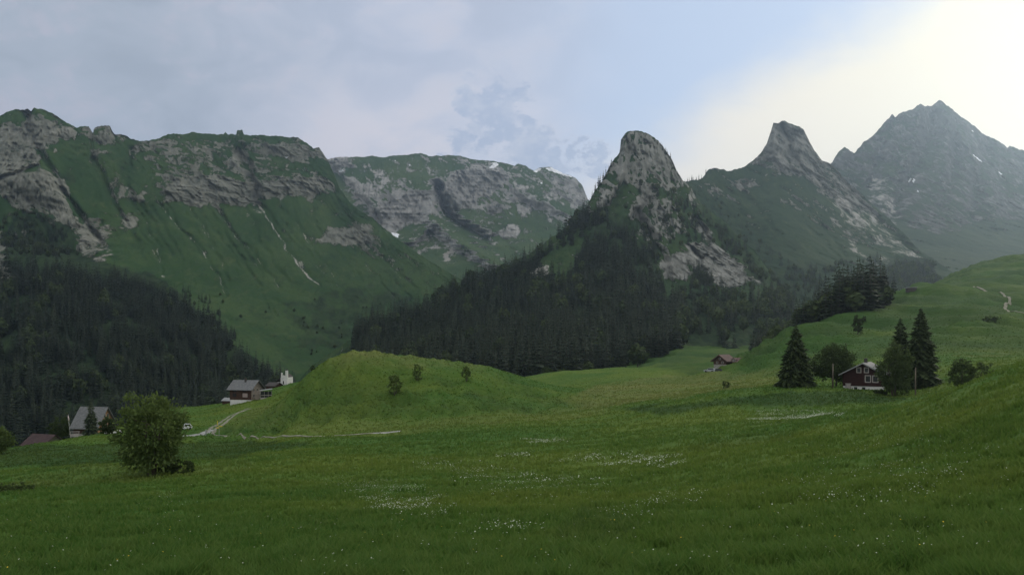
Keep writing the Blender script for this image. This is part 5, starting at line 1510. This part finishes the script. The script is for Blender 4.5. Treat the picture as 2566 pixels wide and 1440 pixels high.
g.put(cmb.inputs[0], az * .05); g.put(cmb.inputs[1], el * .085)
AE = cmb.outputs[0]
nBig = g.noise(AE, 1.1, 5, .52, .3)
nMid = g.noise(AE, 3.1, 6, .55, .4)
nFin = g.noise(AE, 7.5, 6, .6, .5)
K = 10.0
def C(r, gg, b): return (r * K, gg * K, b * K)
# clear air
base = g.mix(.90, sky.outputs[0], C(.47, .565, .735))
# thin bright veil round the sun; its lower left edge slants down from the zenith side
edge = el - (az * .44 + 8.7) + (nMid - .5) * 4.5 + (nBig - .5) * 4.0
veil = (edge * -1.0).step(-2.4, 3.4) * az.step(-4., 9.)
glow = ang.step(44., 6.)
veilc = g.mix(glow, C(.72, .69, .685), C(.88, .82, .67))
skyc = g.mix(veil, base, veilc)
skyc = g.mix(ang.step(15., 3.) * .7, skyc, C(.97, .90, .66))
# grey layer cloud over the left and overhead
lay = (az * -1.0 + (nBig - .5) * 22 + (el - 12) * .55).step(-9., 8.)
layc = g.mix((nBig * .6 + nMid * .4).step(.35, .66), C(.36, .41, .50), C(.47, .51, .62))
layc = g.mix((az * -1.0).step(2., 32.) * .5, layc, C(.31, .36, .42))
layc = g.mix((nFin * .45 + nMid * .55).step(.50, .62) * .55, layc, C(.46, .45, .53))
layc = g.mix((nMid).step(.52, .34) * .5, layc, C(.29, .335, .41))
layc = g.mix(az.step(-26., -4.) * .65, layc, g.mix(nMid.step(.4, .62), C(.47, .52, .65), C(.55, .57, .66)))
low = el.step(15., 9.5)
layc = g.mix(low * az.step(-22., 2.) * .6, layc, C(.66, .62, .64))
band = el.step(18., 12.) * az.step(-20., -8.)
layc = g.mix(band * .75, layc, g.mix(nMid.step(.4, .6), C(.54, .56, .66), C(.64, .62, .68)))
skyc = g.mix(lay * .96, skyc, layc)
# cumulus heads above the far ridge
def puff(px_, py_, r_):
    a_ = math.degrees(math.atan((px_ - CX) / F)); e_ = math.degrees(math.atan((HY - py_) / math.hypot(F, px_ - CX)))
    return (((azw - a_).pow(2.0) + (elw - e_).pow(2.0)).pow(.5)) * (F * math.radians(1) / r_)
sh_ = g.n('ShaderNodeVectorMath', operation='ADD'); g.put(sh_.inputs[0], AE); sh_.inputs[1].default_value = (7.3, 3.1, 1.7)
nW = g.noise(sh_.outputs[0], 7., 6, .62, .3); nW2 = g.noise(sh_.outputs[0], 9., 6, .62, .3)
azw = az + (nW - .5) * 7.5 + (nMid - .5) * 3.0
elw = el + (nW2 - .5) * 6.0
dmin = None
for p_ in ((1235,262,78),(1305,248,52),(1180,248,44),(1338,318,46),(1138,360,46),(1222,345,72),(1330,385,74),(1402,392,46),(1466,392,36),(1482,436,46),(1400,440,60),(1250,300,66)):
    d_ = puff(*p_)
    dmin = d_ if dmin is None else dmin._m('SMOOTH_MIN', d_, .55)
nPf = g.noise(AE, 17., 5, .6, .4)
cum = (dmin * -1.0 + 1.0 + (nFin - .5) * 1.0 + (nPf - .5) * .9)
cm = cum.step(-.10, .60)
cumc = g.mix(cum.step(-.05, .6), C(.58, .60, .69), C(.375, .445, .59))
cumc = g.mix((nPf * .4 + nFin * .6).step(.46, .66) * .55, cumc, C(.57, .60, .68))
skyc = g.mix(cm * .9, skyc, cumc)
# overhead and behind, out of view: cloud deck brightened to lift ambient light
ovh = el.step(26., 46.).max((dy * -1.0).step(-.15, .3))
skyc = g.mix(ovh * .9, skyc, g.mix(nBig.step(.35, .65), C(.74, .75, .76), C(1.02, 1.0, .96)))
g.put(bg.inputs['Color'], skyc)
bg.inputs['Strength'].default_value = .1

sun = bpy.data.lights.new('sun', 'SUN')
sun.energy = 1.0
sun.angle = R(10)
sun.color = (1, .92, .80)
so = bpy.data.objects.new('sun', sun)
col.objects.link(so)
so.rotation_euler = Vector(sd).to_track_quat('Z', 'Y').to_euler()

# the air
hm = bpy.data.materials.new('haze_air')
hm.use_nodes = True
hm.node_tree.nodes.clear()
gh = G(hm.node_tree)
vo = gh.n('ShaderNodeVolumePrincipled')
vo.inputs['Color'].default_value = (.58, .76, .95, 1)
vo.inputs['Density'].default_value = HAZE
vo.inputs['Anisotropy'].default_value = .77
out = gh.n('ShaderNodeOutputMaterial')
hm.node_tree.links.new(vo.outputs[0], out.inputs['Volume'])
lo, hi = 1e9, -1e9
for o in sc.objects:
    if o.type == 'MESH':
        zs = [(o.matrix_world @ Vector(c)).z for c in o.bound_box]
        lo, hi = min(lo, *zs), max(hi, *zs)
MB().box(-5800, 5800, -1700, 6200, lo - 1, hi + 20).build('haze', hm, kind='stuff')

cam = bpy.data.cameras.new('camera')
cam.sensor_width = 36
cam.lens = 36 * F / 2566
cam.shift_y = (HY - 720) / 2566
cam.clip_start, cam.clip_end = .3, 20000
co = bpy.data.objects.new('camera', cam)
col.objects.link(co)
co.rotation_euler = (R(90), 0, 0)
sc.camera = co
sc.view_settings.view_transform = 'Standard'
sc.view_settings.look = 'None'
sc.view_settings.exposure = EXPO
sc.view_settings.gamma = 1
sc.cycles.use_denoising = True
sc.cycles.volume_bounces = 0
sc.cycles.max_bounces = 6
sc.cycles.diffuse_bounces = 3
sc.cycles.transmission_bounces = 4
